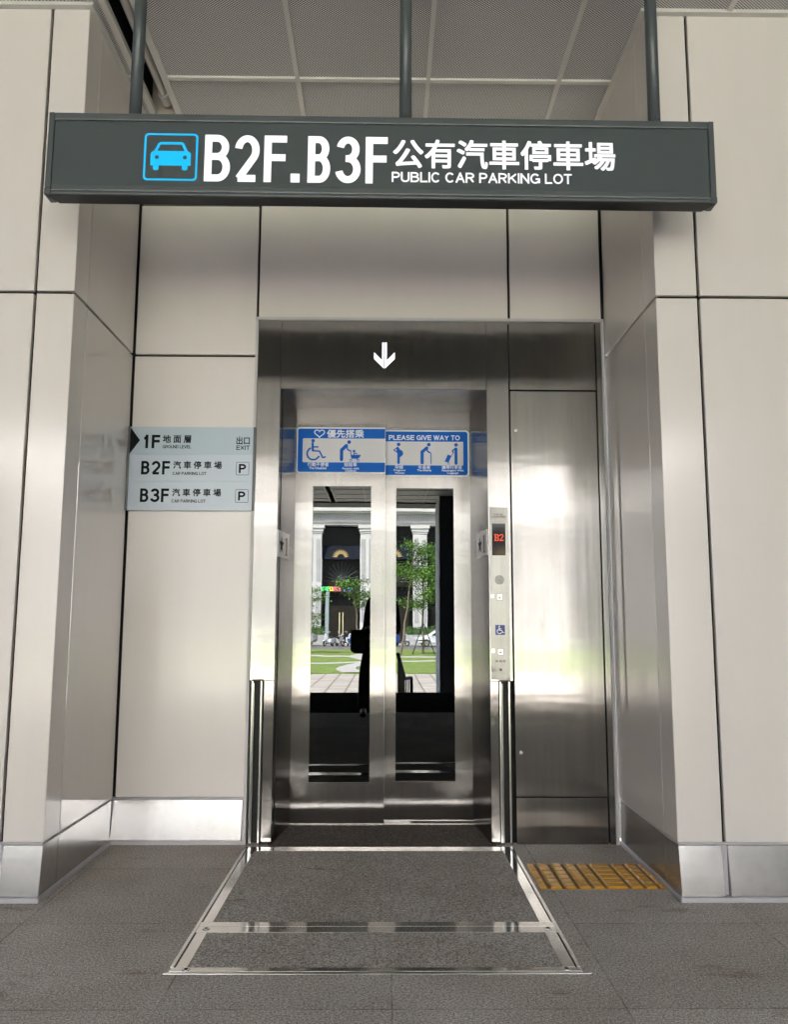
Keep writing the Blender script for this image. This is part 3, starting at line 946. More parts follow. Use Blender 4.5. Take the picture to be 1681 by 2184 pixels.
b.build('led_digits', ds)
b = MB()
for k, (rr, n) in enumerate(((0, 1), (.0052, 6), (.0104, 12), (.0156, 18), (.0208, 24))):
    for i in range(n):
        a = 2 * math.pi * i / n
        b.disc(.5655 + rr * math.cos(a), 1.2588 + rr * math.sin(a),   .0021, y - .0003, 'black', 8)
b.build('speaker_grille', cp)
for zz, xx in ((1.1735, .5650), (.9075, .5658)):
    b = MB(); b.box(xx - .0150, xx + .0150, y - .0015, y + .001, zz - .0160, zz + .0160, 'rubber'); b.box(xx - .0132, xx + .0132, y - .0035, y - .0014, zz - .0142, zz + .0142, 'plate')
    bt = b.build('call_button', cp)
    b = MB(); q = y - .0037
    b.stroke([(xx, zz + .0085), (xx, zz - .006)], .0022, q, 'black', round_ends=False); b.stroke([(xx - .0055, zz - .001), (xx, zz - .0075), (xx + .0055, zz - .001)], .0028, q, 'black', round_ends=False)
    b.build('button_arrow', bt)
b = MB(); b.box(.5420, .5892, y - .0012, y + .001, .9890, 1.0372, 'bluesign')
ws = b.build('access_sign', cp)
b = MB(); wheelchair(b, .5625, 1.0065, .0375, y - .0014, 'st_white'); b.build('wheelchair_symbol', ws)
b = MB(); b.tube((.5660, y - .003, .8207), (.5660, y, .8207), .0070, .0062, 'red_button', 18); b.build('bell_button', cp)
for xx, zz in ((.5297, 1.613), (.6005, 1.6134), (.5296, 1.1985), (.5999, 1.1988), (.5303, .7806), (.6016, .7798)):
    b = MB(); b.tube((xx, y - .0012, zz), (xx, y, zz), .0042, .0046, 'print_grey', 12); b.box(xx - .003, xx + .003, y - .0014, y - .0011, zz - .0006, zz + .0006, 'black'); b.build('screw', cp)
for zz, hh in ((1.178, .018), (.912, .022), (.820, .022)):
    b = MB(); b.rrect(.5215, .5385, zz - hh / 2, zz + hh / 2, .002, y - .0002, 'plate' if zz > .85 else 'print_grey')
    rnd = random.Random(int(zz * 1000))
    for i in range(2):
        for j in range(3):
            if rnd.random() < .7:
                b.disc(.5262 + i * .007, zz - .005 + j * .005, .0012, y - .0006, 'steel_edge' if zz < .85 else 'print_grey', 8)
    b.build('braille_label', cp)

# ------------------------------------------------------------------ floor directory on the recess wall
fd = thing('floor_directory', (0, 0, 0), 'pale blue floor directory plate for 1F, B2F and B3F left of the lift', 'sign')
yb_ = -.026
for z0, z1, mat in ((1.8815, 2.0230, 'sign_blue'), (1.7446, 1.8810, 'sign_pale'), (1.5980, 1.7440, 'sign_pale')):
    quick('directory_strip', fd, mat, (-1.2875, -.6685, yb_, -.001, z0, z1), bevel=.0008)
for x0, x1 in ((-1.2985, -1.2878), (-.6682, -.6575)):
    quick('side_rail', fd, 'rail_dark', (x0, x1, yb_ - .006, -.001, 1.5975, 2.0235), bevel=.002)
b = MB(); y = yb_ - .0003; K = 'black'
b.poly([(-1.2870, 2.0190), (-1.2870, 1.8835), (-1.2380, 1.9535)], y, K)
b.build('level_arrow', fd)
b = MB(); caps(b, '1', -1.2245, -1.1965, 1.9125, 1.9815, y, K, .20); caps(b, 'F', -1.1790, -1.1370, 1.9125, 1.9815, y, K, .20); b.build('floor_number', fd)
b = MB(); b.text('地 面 層', -1.1235, -.9815, 1.9405, 1.9815, y, K, .025); b.build('chinese_lettering', fd)
b = MB(); caps(b, 'GROUND LEVEL', -1.1235, -.9795, 1.9125, 1.9285, y, K, .17); b.build('english_lettering', fd)
b = MB(); b.text('出口', -.7540, -.6865, 1.9335, 1.9745, y, K, .02); b.build('exit_character', fd)
b = MB(); caps(b, 'EXIT', -.7530, -.6860, 1.9060, 1.9290, y, K, .17); b.build('exit_lettering', fd)
for z, nm in ((1.8130, 'B2F'), (1.6735, 'B3F')):
    b = MB()
    dz = z - 1.8130
    xs = ((-1.2262, -1.1840), (-1.1750, -1.1300), (-1.1215, -1.0825)) if nm == 'B2F' else ((-1.2262, -1.1840), (-1.1750, -1.1290), (-1.1215, -1.0825))
    for ch, (xa, xb) in zip(nm, xs):
        caps(b, ch, xa, xb, z - .0345, z + .0345, y, K, .185)
    b.build('floor_number', fd)
    b = MB(); b.text('汽 車 停 車 場', -1.0665, -.8230, z - .0045, z + .0345, y, K, .025); b.build('chinese_lettering', fd)
    b = MB(); caps(b, 'CAR PARKING LOT', -1.0685, -.8990, z - .0365, z - .0205, y, K, .17); b.build('english_lettering', fd)
    b = MB()
    x0, x1, z0, z1 = -.7515, -.6865, z - .0355, z + .0315
    r_ = .006
    b.rrect(x0, x1, z0, z1, r_, y, K); b.rrect(x0 + .0022, x1 - .0022, z0 + .0022, z1 - .0022, r_ - .002, y, 'sign_pale')
    caps(b, 'P', -.7375, -.7015, z - .0245, z + .0215, y, K, .21)
    b.build('parking_symbol', fd)

# ------------------------------------------------------------------ hanging sign
YSG = -1.15
hs = thing('hanging_sign', (0, YSG, 2.6), 'long dark grey sign hung on three poles, B2F.B3F public car parking lot', 'sign')
hs.rotation_euler = (0, R(.27), 0)
def L(x0, x1, y0, y1, z0, z1):            # world-like numbers -> sign-local
    return (x0, x1, y0 - YSG, y1 - YSG, z0 - 2.6, z1 - 2.6)
SX0, SX1 = -1.2760, 1.2390
quick('housing', hs, 'sign_grey', L(SX0 + .002, SX1 - .002, YSG + .0035, YSG + .050, 2.6225, 2.9430), bevel=.002)
quick('back_plate', hs, 'rubber', L(SX0 + .002, SX1 - .002, YSG + .0505, YSG + .058, 2.6225, 2.9430), bevel=.002)
fp = quick('face_panel', hs, 'sign_face', L(SX0 + .024, SX1 - .024, YSG - .0005, YSG + .003, 2.6595, 2.9150), bevel=.0008)
b = MB()                                    # top rail, its edge highlight is a separate light strip
b.box(*L(SX0 + .0225, SX1 - .0225, YSG - .006, YSG + .0595, 2.9185, 2.9450), 'sign_grey')
b.build('top_rail', hs, .003)
MT['highlight_grey'] = pmat('highlight_grey', (.30, .31, .31), .3, .4)
quick('lip_highlight', hs, 'highlight_grey', L(SX0 + .0225, SX1 - .0225, YSG - .0068, YSG + .002, 2.9165, 2.9183), L(SX0 + .0225, SX1 - .0225, YSG - .0068, YSG + .002, 2.6334, 2.6354))  # light strips put the highlight of the rail edges into colour
b = MB()
b.box(*L(SX0 + .0225, SX1 - .0225, YSG - .005, YSG + .003, 2.6357, 2.6590), 'sign_grey')
b.prism([(SX0 + .0225, .0 - .006), (SX1 - .0225, -.006), (SX1 - .0225, .060), (SX0 + .0225, .060)], 'z', 2.6195 - 2.6, 2.6333 - 2.6, 'sign_grey')
b.build('bottom_rail', hs, .0045)
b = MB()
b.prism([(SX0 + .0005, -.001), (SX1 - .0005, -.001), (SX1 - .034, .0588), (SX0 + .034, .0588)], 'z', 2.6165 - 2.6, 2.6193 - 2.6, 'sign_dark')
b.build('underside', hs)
for x0, x1 in ((SX0, SX0 + .022), (SX1 - .022, SX1)):
    quick('end_cap', hs, 'sign_grey', L(x0, x1, YSG - .0065, YSG + .061, 2.6440, 2.9460), bevel=.003)
    quick('corner_cap', hs, 'sign_grey', L(x0 - .0015, x1 + .0015, YSG - .0075, YSG + .058, 2.6170, 2.6436), bevel=.004)
for px in (-.966, .0675, 1.026):
    b = MB(); b.tube((px, .031, 2.9440 - 2.6), (px, .031, ZC + .28 - 2.6), .0232, .0232, 'sign_grey', 24)
    p_ = b.build('pole', hs, smooth=False)
    for pf in p_.data.polygons:
        pf.use_smooth = len(pf.vertices) == 4
    b = MB(); b.tube((px, .031 - .0275, 2.968 - 2.6), (px, .031 - .0225, 2.968 - 2.6), .0038, .0046, 'sign_grey', 12); b.build('screw', p_)
y = YSG - .0007 - YSG
zz = lambda z: z - 2.6
b = MB(); C = 'letter_cyan'
# (letters measured on the tilted sign; z here is along the sign)
x0, x1, z0, z1 = -.9145, -.7130, 2.6800, 2.8690
b.rrect(x0, x1, zz(z0), zz(z1), .016, y, C); b.rrect(x0 + .0075, x1 - .0075, zz(z0 + .0075), zz(z1 - .0075), .010, y, 'sign_face')
cx = (x0 + x1) / 2
# car seen from the front
b.poly([(cx - .0480, zz(2.8290)), (cx - .0400, zz(2.8345)), (cx + .0400, zz(2.8345)), (cx + .0480, zz(2.8290)), (cx + .0640, zz(2.7960)), (cx - .0640, zz(2.7960))], y, C)
b.poly([(cx - .0400, zz(2.8240)), (cx + .0400, zz(2.8240)), (cx + .0510, zz(2.7985)), (cx - .0510, zz(2.7985))], y, 'sign_face')
b.rrect(cx - .0755, cx + .0755, zz(2.7400), zz(2.7975), .014, y, C, (0, 0, 1, 1))
b.disc(cx - .0520, zz(2.7730), .0078, y, 'sign_face'); b.disc(cx + .0530, zz(2.7730), .0078, y, 'sign_face')
for s in (-1, 1):
    b.rrect(cx + s * .0540 - .0105, cx + s * .0540 + .0105, zz(2.7210), zz(2.7425), .007, y, C, (1, 1, 0, 0))
b.build('car_symbol', fp)
b = MB()
for ch, xa, xb in (('B', -.687, -.5905), ('2', -.5745, -.4805), ('F', -.4635, -.3790), ('.', -.3625, -.3285), ('B', -.2995, -.2145), ('3', -.1935, -.1005), ('F', -.0820, .0010)):
    if ch == '.':
        b.rect(xa, xb, zz(2.6790), zz(2.7140), y, 'letter_white')
    else:
        caps(b, ch, xa, xb, zz(2.6790), zz(2.8660), y, 'letter_white', .148)
b.build('floor_lettering', fp)
b = MB(); b.text('公有汽車停車場', .0210, .8620, zz(2.7425), zz(2.8595), y, 'letter_white', .018); b.build('chinese_lettering', fp)
b = MB(); caps(b, 'PUBLIC CAR PARKING LOT', .0170, .6950, zz(2.6865), zz(2.7270), y, 'letter_white', .155); b.build('english_lettering', fp)

# ------------------------------------------------------------------ floor fittings
fb = thing('floor_barrier_frame', (0, 0, 0), 'steel framed floor plate with two granite inlays in front of the lift', 'floor plate')
S_ = 'steel_floor'
X0, X1, Y1 = -.6495, .6030, -1.392
z_ = .0030
quick('granite_inlay', fb, 'granite_inlay', (-.598, -.0005 + .0235, -.992, -.126, -.02, .0020), bevel=.0)
quick('granite_inlay', fb, 'granite_inlay', (.0245, .5480, -.992, -.126, -.02, .0020))
quick('granite_inlay', fb, 'granite_inlay', (-.598, .0228, -1.3600, -1.088, -.02, .0020))
quick('granite_inlay', fb, 'granite_inlay', (.0240, .5480, -1.3600, -1.088, -.02, .0020))
quick('steel_strip', fb, S_, (-.598, .548, -.1245, -.0600, -.02, z_), bevel=.001)
quick('steel_strip', fb, S_, (-.6440, .5975, -1.0330, -.9935, -.02, z_), bevel=.001)
quick('steel_strip', fb, S_, (-.6440, .5975, -1.0865, -1.0350, -.02, z_), bevel=.001)
quick('steel_strip', fb, S_, (X0, X1, -1.3900, -1.3615, -.02, z_), bevel=.001)
for xa, xb in ((-.6360, -.5995), (.5495, .5895)):
    quick('steel_strip', fb, S_, (xa, xb, -.9930, -.0580, -.02, z_), bevel=.001)
    quick('steel_strip', fb, S_, (xa, xb, -1.3610, -1.0870, -.02, z_), bevel=.001)
quick('outer_angle', fb, 'steel_edge', (X0 - .004, -.6405, -1.361, -.0580, -.02, .0036), (.5940, X1 + .004, -1.361, -.0580, -.02, .0036), (X0 - .012, X1 + .026, -1.4100, -1.3965, -.02, .0036), bevel=.001)
quick('gap', fb, 'dark_gap', (-.6404, -.6361, -1.361, -.0580, -.02, .0012), (.5896, .5939, -1.361, -.0580, -.02, .0012), (X0, X1, -1.3964, -1.3901, -.02, .0012))
for xx, yy in ((-.611, -1.055), (.566, -1.055), (-.600, -1.3765), (.558, -1.3765)):
    b = MB(); b.tube((xx, yy, .003), (xx, yy, .0052), .0125, .0115, 'steel_edge', 18); b.tube((xx, yy, .0052), (xx, yy, .0056), .0065, .0065, 'black', 6); b.build('bolt', fb)

tp = thing('tactile_paving', (.865, -.49, 0), 'worn amber tactile strip of raised bars on the floor by the right pier', 'tactile paving')
b = MB(); b.box(-.2440, .2570, -.1560, .1590, -.01, .0025, 'tactile_groove'); b.build('tile_base', tp)
MT['tactile_gap'] = pmat('tactile_gap', (.10, .05, .01), .6)
cuts = [-.2440, -.2080, -.1480, -.0900, -.0330, .0210, .1160, .1760, .2330, .2570]
for r_ in range(6):
    yb0 = -.1550 + r_ * .0523
    b = MB()
    for k in range(len(cuts) - 1):
        xa, xb = cuts[k] + (.0 if k == 0 else .007), cuts[k + 1] - (.0 if k == len(cuts) - 2 else .007)
        # chamfered raised bar
        vs = []
        for zc_, d in ((.0026, 0), (.0105, .006)):
            vs += [(xa + d, yb0 + d, zc_), (xb - d, yb0 + d, zc_), (xb - d, yb0 + .047 - d, zc_), (xa + d, yb0 + .047 - d, zc_)]
        b.add(vs, [(4, 5, 6, 7), (0, 1, 5, 4), (1, 2, 6, 5), (2, 3, 7, 6), (3, 0, 4, 7)], 'tactile')
    b.build('raised_bar', tp)

# ------------------------------------------------------------------ what stands in front of the lift (seen in the door glass)
MT['stone'] = ground_mat('pale_stone', (.52, .51, .51), (.62, .61, .60), .8)
MT['stone_grey'] = ground_mat('grey_stone', (.33, .33, .34), (.42, .42, .43), 1.2)
MT['window_black'] = pmat('dark_window', (.008, .009, .010), .12, 0, .12)
MT['awning'] = pmat('dark_awning', (.008, .011, .020), .7, 0, .1)
MT['gold'] = pmat('gilt_metal', (.75, .52, .22), .3, .8)
MT['brass'] = pmat('brass_glow', (.9, .78, .5), .25, .7, emit=(1, .9, .6), estr=.25)  # emission paints a glint on the handles, which are no lamps
MT['door_dark'] = pmat('dark_door', (.022, .019, .015), .4, 0, .15)
MT['post_grey'] = pmat('blue_grey_post', (.28, .34, .36), .5)
MT['concrete'] = ground_mat('fair_faced_concrete', (.55, .56, .58), (.66, .67, .69), 3)
MT['column_shade'] = pmat('shaded_face', (.035, .035, .037), .5)  # shade tone for the column faces turned to the porch
MT['iron'] = pmat('black_iron', (.012, .012, .013), .45)
MT['bark'] = pmat('bark', (.17, .14, .11), .85)
MT['leaf'] = foliage_mat('leaf_green', (.07, .17, .02), (.17, .32, .05))
MT['leaf_dark'] = foliage_mat('hedge_green', (.03, .075, .015), (.07, .14, .03))
MT['tyre'] = pmat('tyre_rubber', (.015, .015, .016), .7)
MT['paint_white'] = pmat('white_paint', (.68, .70, .72), .25)
MT['paint_silver'] = pmat('silver_paint', (.42, .42, .41), .3, .5)
MT['paint_grey'] = pmat('grey_paint', (.16, .17, .18), .3, .3)
MT['paint_blue'] = pmat('blue_paint', (.01, .05, .22), .25)
MT['chrome'] = pmat('chrome', (.8, .8, .8), .12, 1.0)
MT['seat_black'] = pmat('black_seat', (.02, .02, .021), .5)
MT['lamp_glass'] = pmat('lamp_glass', (.7, .7, .68), .15)
MT['tail_red'] = pmat('tail_red', (.4, .02, .02), .3)
for nme, c in (('led_green', (.08, 1, .25)), ('led_yellow', (1, .8, .1)), ('led_rose', (1, .12, .22)), ('led_blue', (.15, .3, 1))):
    MT[nme] = pmat(nme, c, .5, emit=c, estr=1.2)

# opposite building
FY = -71.3
ob = thing('stone_building', (0, FY, -1.1), 'pale stone building with tall columns and dark glazed bays across the lawn', 'building')
def LB(x0, x1, y0, y1, z0, z1):            # y measured back from the facade
    return (x0, x1, -y1, -y0, z0 + 1.1, z1 + 1.1)
quick('wall', ob, 'stone', LB(-48, 48, 1.61, 9, -1.08, 30))
cols = [3.36 + 5.1 * k for k in range(-10, 10)]
for cx in cols:
    b = MB()
    b.box(*LB(cx - .68, cx + .68, 0, 1.6, .30, 9.55), 'stone')
    b.box(*LB(cx - .80, cx + .80, -.12, 1.6, -1.08, .295), 'stone_grey')
    for k, (g_, za, zb) in enumerate(((.06, 9.555, 9.75), (.14, 9.755, 10.05), (.24, 10.055, 10.33))):
        b.box(*LB(cx - .68 - g_, cx + .68 + g_, -g_, 1.6, za, zb), 'stone')
    for px in (-.36, .36):
        b.box(*LB(cx + px - .20, cx + px + .20, -.035, -.001, 1.0, 4.4), 'stone_grey'); b.box(*LB(cx + px - .20, cx + px + .20, -.035, -.001, 4.9, 9.0), 'stone_grey')
    b.build('column', ob, .02)
b = MB()
b.box(*LB(-48, 48, -.15, 1.6, 10.34, 10.55), 'stone'); b.box(*LB(-48, 48, -.25, 1.6, 10.555, 11.45), 'stone')
b.box(*LB(-48, 48, -.60, 1.6, 11.455, 11.62), 'stone'); b.box(*LB(-48, 48, -.85, 1.6, 11.625, 11.95), 'stone')
for k in range(-240, 240):
    b.box(*LB(k * .2, k * .2 + .1, -.33, -.251, 10.62, 11.35), 'stone_grey')
b.build('cornice', ob, .0)
for i in range(len(cols) - 1):
    if abs(cols[i] + 2.5) > 20:
        continue
    xa, xb = cols[i] + .69, cols[i + 1] - .69
    cx = (xa + xb) / 2
    quick('glazing', ob, 'window_black', LB(xa, xb, 1.0, 1.6, -1.08, 10.33))
    quick('transom', ob, 'door_dark', LB(xa, xb, .8, .999, 4.45, 4.95))
    b = MB()
    b.prism([(-.25, 7.07 + 1.1), (-.98, 7.07 + 1.1), (-.98, 8.44 + 1.1), (-.80, 8.44 + 1.1)], 'x', xa + .02, xb - .02, 'awning')
    aw = b.build('awning', ob)
    b = MB()
    for k in range(11):                    # gilt half sunburst
        a = R(8 + 164 * k / 10)
        p = [(cx + .34 * math.cos(a - .10), .34 * math.sin(a - .10)), (cx + .34 * math.cos(a + .10), .34 * math.sin(a + .10)), (cx + .58 * math.cos(a + .10), .58 * math.sin(a + .10)), (cx + .84 * math.cos(a), .84 * math.sin(a)), (cx + .58 * math.cos(a - .10), .58 * math.sin(a - .10))]
        b.add([(x, .985, z + 8.27) for x, z in p] + [(x, 1.03, z + 8.27) for x, z in p], [(0, 1, 2, 3, 4), (9, 8, 7, 6, 5)] + [(j, (j + 1) % 5, (j + 1) % 5 + 5, j + 5) for j in range(5)], 'gold')
    o = b.build('sunburst', aw)
    b = MB()                               # fan light with thin bars
    for k in range(13):
        a = R(180 * k / 12)
        b.tube((cx, -.97, 4.99 + 1.1), (cx + 1.75 * math.cos(a), -.97, 4.99 + 1.1 + 1.9 * math.sin(a)), .02, .02, 'paint_grey', 5)
    b.build('fanlight', ob)
    dr_ = quick('entrance_door', ob, 'door_dark', LB(cx - 1.5, cx + 1.5, .93, .998, -.95, 2.6))
    for s in (-.17, .17):
        b = MB(); b.tube((cx + s, -.86, .55), (cx + s, -.86, 3.05), .05, .05, 'brass', 8); b.build('handle', dr_)
    # upper storey windows with gilt balcony fronts
    quick('upper_window', ob, 'window_black', LB(xa + .2, xb - .2, 1.4, 1.609, 12.0, 16.0))
    b = MB(); b.box(*LB(xa, xb, -.5, -.45, 13.1, 13.2), 'iron')
    for k in range(13):
        xx = xa + .15 + k * (xb - xa - .3) / 12
        b.box(*LB(xx - .02, xx + .02, -.5, -.45, 11.96, 13.1), 'iron')
    for k in range(4):
        xx = xa + .55 + k * (xb - xa - 1.1) / 3
        b.tube((xx, .53, 12.5 + 1.1), (xx, .56, 12.5 + 1.1), .26, .26, 'gold', 6); b.tube((xx, .561, 12.5 + 1.1), (xx, .57, 12.5 + 1.1), .17, .17, 'iron', 6)
    b.build('balcony_rail', ob)

lg = thing('led_board', (-4.6, FY - .6, 3.9), 'dark board with a running multicoloured light text over the building entrance', 'led sign')
b = MB(); b.box(-2.0, 2.0, -.06, .06, 0, .55, 'iron'); b.build('board', lg)
b = MB(); rnd = random.Random(5)
x = 1.75
for k in range(15):
    colr = 'led_green' if k < 4 else 'led_yellow' if k < 6 else 'led_rose' if k < 9 else None
    if colr is None and k in (10, 12, 13):
        colr = 'led_blue'
    if colr:
        for i in range(3):
            for j in range(5):
                if rnd.random() < .62:
                    xx = -1.8 + k * .235 + i * .065; q = .09 + j * .085
                    b.box(xx, xx + .055, .0605, .07, q, q + .07, colr)
b.build('light_text', lg)

# column and stair rail at the edge of the porch
cl = thing('porch_column', (1.34, -12.4, -1.1), 'concrete column with its shaded front painted dark at the outer edge of the porch', 'column')
quick('shaft', cl, 'concrete', (-.21, .21, -.62, .58, 0, ZC + 1.1 - .0), bevel=.01)
quick('shaded_face', cl, 'column_shade', (-.195, .215, .581, .60, 0, ZC + 1.1))  # dark sheet puts the shade on this face into colour
cl = thing('porch_column', (-5.1, -12.4, -1.1), 'pale concrete column standing free at the far left of the porch front', 'column')
quick('shaft', cl, 'concrete', (-.6, .6, -.6, .58, 0, 5.2), bevel=.01)
quick('shaded_face', cl, 'column_shade', (-.58, .595, .581, .60, 0, 5.2))  # same painted shade on the side facing the porch
sr = thing('stair_rail', (0, 0, 0), 'black iron rail with upright bars going down the porch steps', 'railing')
b = MB(); b.path([(.20, -7.45, .56), (.34, -9.2, .08), (.48, -9.9, .05), (.50, -9.9, -1.1)], [.03] * 4, 'iron', 8); b.build('handrail', sr)
b = MB()
for k in range(14):
    t_ = k / 13
    px, py = .20 + .14 * t_, -7.5 - 1.7 * t_
    b.tube((px, py, .54 - .46 * t_), (px, py, -.15 - .95 * t_ * .98), .008, .008, 'iron', 6)
for k in range(3):
    px = .37 + k * .045
    b.tube((px, -9.3 - k * .2, .10 - .02 * k), (px, -9.3 - k * .2, -1.1), .012, .012, 'iron', 6)
b.build('baluster', sr)['kind'] = 'stuff'

# trees on the lawn
def tree(loc, h, crown, seed, label, stakes=False, lean=0.0, n_leaf=1500, base=.35):
    rnd = random.Random(seed)
    t = thing('young_tree', loc, label, 'tree', 'young trees planted on the lawn')
    b = MB(); tips = []
    pts = []; n = 7
    for i in range(n + 1):
        f = i / n
        pts.append(Vector((lean * f + rnd.uniform(-.06, .06) * h * .15, rnd.uniform(-.06, .06) * h * .15, h * .72 * f)))
    b.path(pts, [.075 * (1 - .75 * i / n) + .008 for i in range(n + 1)], 'bark', 7)
    for i in range(13):
        f = rnd.uniform(base, 1.0)
        k = min(n - 1, int(f * n)); p = pts[k].lerp(pts[k + 1], f * n - k)
        a = rnd.uniform(0, 2 * math.pi); l = crown * rnd.uniform(.55, 1.0) * (1.15 - .45 * f)
        q = p + Vector((math.cos(a) * l * .55, math.sin(a) * l * .55, l * rnd.uniform(.35, .7)))
        r_ = q + Vector((math.cos(a + .4) * l * .5, math.sin(a + .4) * l * .5, l * rnd.uniform(-.05, .3)))
        b.path([p, q, r_], [.026, .016, .006], 'bark', 5)
        tips += [q, r_, q.lerp(r_, .5)]
        for j in range(2):
            u = r_.lerp(q, rnd.random()) + Vector((rnd.uniform(-.5, .5), rnd.uniform(-.5, .5), rnd.uniform(-.1, .4))) * crown * .45
            b.path([q, u], [.010, .004], 'bark', 4); tips.append(u)
    b.build('trunk', t)
    b = MB()
    for i in range(n_leaf):
        c = rnd.choice(tips) + Vector((rnd.gauss(0, .22), rnd.gauss(0, .22), rnd.gauss(0, .10))) * crown
        d = Vector((rnd.uniform(-1, 1), rnd.uniform(-1, 1), rnd.uniform(-.6, .3))).normalized() * rnd.uniform(.10, .19)
        s = d.cross(Vector((rnd.uniform(-.4, .4), rnd.uniform(-.4, .4), 1))).normalized() * d.length * .34
        b.add([c, c + d * .5 + s, c + d, c + d * .5 - s], [(0, 1, 2, 3)], 'leaf')
    b.build('crown', t)
    if stakes:
        b = MB()
        for k in range(3):
            a = 2 * math.pi * k / 3 + .5
            b.tube((math.cos(a) * .85, math.sin(a) * .85, -.02), (math.cos(a + .1) * .06, math.sin(a + .1) * .06, 2.0), .035, .03, 'iron', 6)
        for k in range(3):
            a, c = 2 * math.pi * k / 3 + .5, 2 * math.pi * (k + 1) / 3 + .5
            b.tube((math.cos(a) * .5, math.sin(a) * .5, .85), (math.cos(c) * .5, math.sin(c) * .5, .85), .03, .03, 'iron', 6)
        b.build('stake_tripod', t)
    return t
tree((-1.75, -49.3, -1.06), 6.2, 1.35, 11, 'slender leaning young tree with a thin feathery crown in front of the column', lean=-.35, n_leaf=2200, base=.6)
tree((-5.25, -49.3, -1.06), 5.6, 1.3, 12, 'young tree at the left edge of the lawn near the parked van', n_leaf=2400)
tree((2.55, -48.5, -1.06), 7.6, 1.6, 13, 'young tree held by a tripod of dark stakes on the lawn', stakes=True, n_leaf=3600, base=.45)
tree((1.05, -47.0, -1.06), 10.0, 1.75, 14, 'tallest young tree whose upper branches cross the stone column', lean=.9, n_leaf=4200, base=.6)
tree((3.75, -45.0, -1.06), 8.2, 1.5, 15, 'young tree half hidden behind the dark porch column', n_leaf=3600)

def hedge(x0, x1, y, label):
    rnd = random.Random(int(x0 * 10))
    o = MB(); o.box(x0 + .1, x1 - .1, y - .35, y + .35, -.96, .45, 'leaf_dark')
    for i in range(1800):
        c = Vector((rnd.uniform(x0, x1), y + rnd.uniform(-.5, .5), rnd.uniform(-.3, .62)))
        d = Vector((rnd.uniform(-1, 1), rnd.uniform(-1, 1), rnd.uniform(-1, 1))).normalized() * .13
        s = d.orthogonal().normalized() * .05
        o.add([c, c + d * .5 + s, c + d, c + d * .5 - s], [(0, 1, 2, 3)], 'leaf_dark')
    h_ = thing('clipped_hedge', (0, 0, 0), label, 'hedge', 'hedges along the stone building')
    o.build('foliage', h_)
    quick('planter', h_, 'stone_grey', (x0 - .1, x1 + .1, y + .55, y + .75, -.958, -.15))
hedge(1.9, 7.0, -70.2, 'low clipped hedge behind the white scooter and car')
hedge(-11, -5.6, -70.2, 'low clipped hedge between the parked van and the grey post')

po = thing('street_post', (-5.24, -67.2, -.96), 'tall blue grey metal post by the road', 'post')
b = MB(); b.box(-.17, .17, -.06, .06, 0, 4.7, 'post_grey'); b.box(-.25, .25, -.12, .12, 0, .12, 'iron'); b.build('shaft', po, .01)

# vehicles (local x = forward)
def wheel(b, cx, cy, r, w, rim='chrome'):
    b.tube((cx, cy - w / 2, r), (cx, cy + w / 2, r), r, r, 'tyre', 20); b.tube((cx, cy - w / 2 - .004, r), (cx, cy + w / 2 + .004, r), r * .62, r * .62, rim, 16)
def scooter(loc, rz, paint, label):
    t = thing('motor_scooter', loc, label, 'scooter', 'scooters parked along the road', rz)
    for nme, cx in (('front_wheel', .62), ('rear_wheel', -.60)):
        b = MB(); wheel(b, cx, 0, .235, .10); b.build(nme, t)
    b = MB()                                # body: rear cowl, floorboard, leg shield
    prof = [(-.92, .52), (-.80, .36), (-.42, .26), (.22, .22), (.34, .30), (.46, .62), (.50, .92), (.40, .98), (.30, .66), (.20, .36), (-.10, .36), (-.20, .62), (-.55, .72), (-.88, .74)]
    b.prism(prof, 'y', -.16, .16, MT[paint]); b.build('body', t, .05, seg=3)
    b = MB(); b.prism([(.30, .42), (.88, .44), (.80, .52), (.62, .56), (.44, .54)], 'y', -.085, .085, MT[paint]); b.build('front_mudguard', t, .02)
    b = MB(); b.prism([(-.90, .745), (-.20, .665), (-.12, .72), (-.45, .84), (-.88, .86)], 'y', -.14, .14, 'seat_black'); b.build('seat', t, .03)
    b = MB(); b.tube((.62, -.075, .235), (.42, -.05, .98), .022, .026, 'chrome', 8); b.tube((.62, .075, .235), (.42, .05, .98), .022, .026, 'chrome', 8); b.build('fork', t)
    b = MB(); b.tube((.38, -.34, 1.02), (.44, 0, 1.0), .018, .022, 'seat_black', 8); b.tube((.38, .34, 1.02), (.44, 0, 1.0), .018, .022, 'seat_black', 8); b.ball((.46, 0, 1.0), .11, MT[paint], (.9, 1.1, .8)); b.build('handlebar', t)
    b = MB(); b.ball((.56, 0, 1.0), .07, 'lamp_glass', (.5, 1, 1)); b.build('headlight', t)
    for s in (-1, 1):
        b = MB(); b.tube((.40, s * .24, 1.02), (.38, s * .32, 1.22), .008, .008, 'chrome', 6); b.ball((.37, s * .33, 1.25), .065, 'chrome', (.4, 1.1, .8)); b.build('mirror', t)
    b = MB(); b.ball((-.92, 0, .62), .06, 'tail_red', (.5, 1.6, .8)); b.build('tail_light', t)
    return t
scooter((-5.0, -66.0, -1.085), R(118), 'paint_white', 'white scooter facing the lawn next to the grey post')
scooter((-4.05, -66.2, -1.085), R(60), 'paint_silver', 'silver scooter second from the grey post')
scooter((-3.2, -66.6, -1.085), R(75), 'paint_white', 'white scooter beside the blue car')
scooter((1.35, -65.9, -1.085), R(20), 'paint_silver', 'dark and silver scooter parked beside the tree stakes')
scooter((.55, -66.5, -1.085), R(40), 'paint_grey', 'grey scooter behind the stair rail')

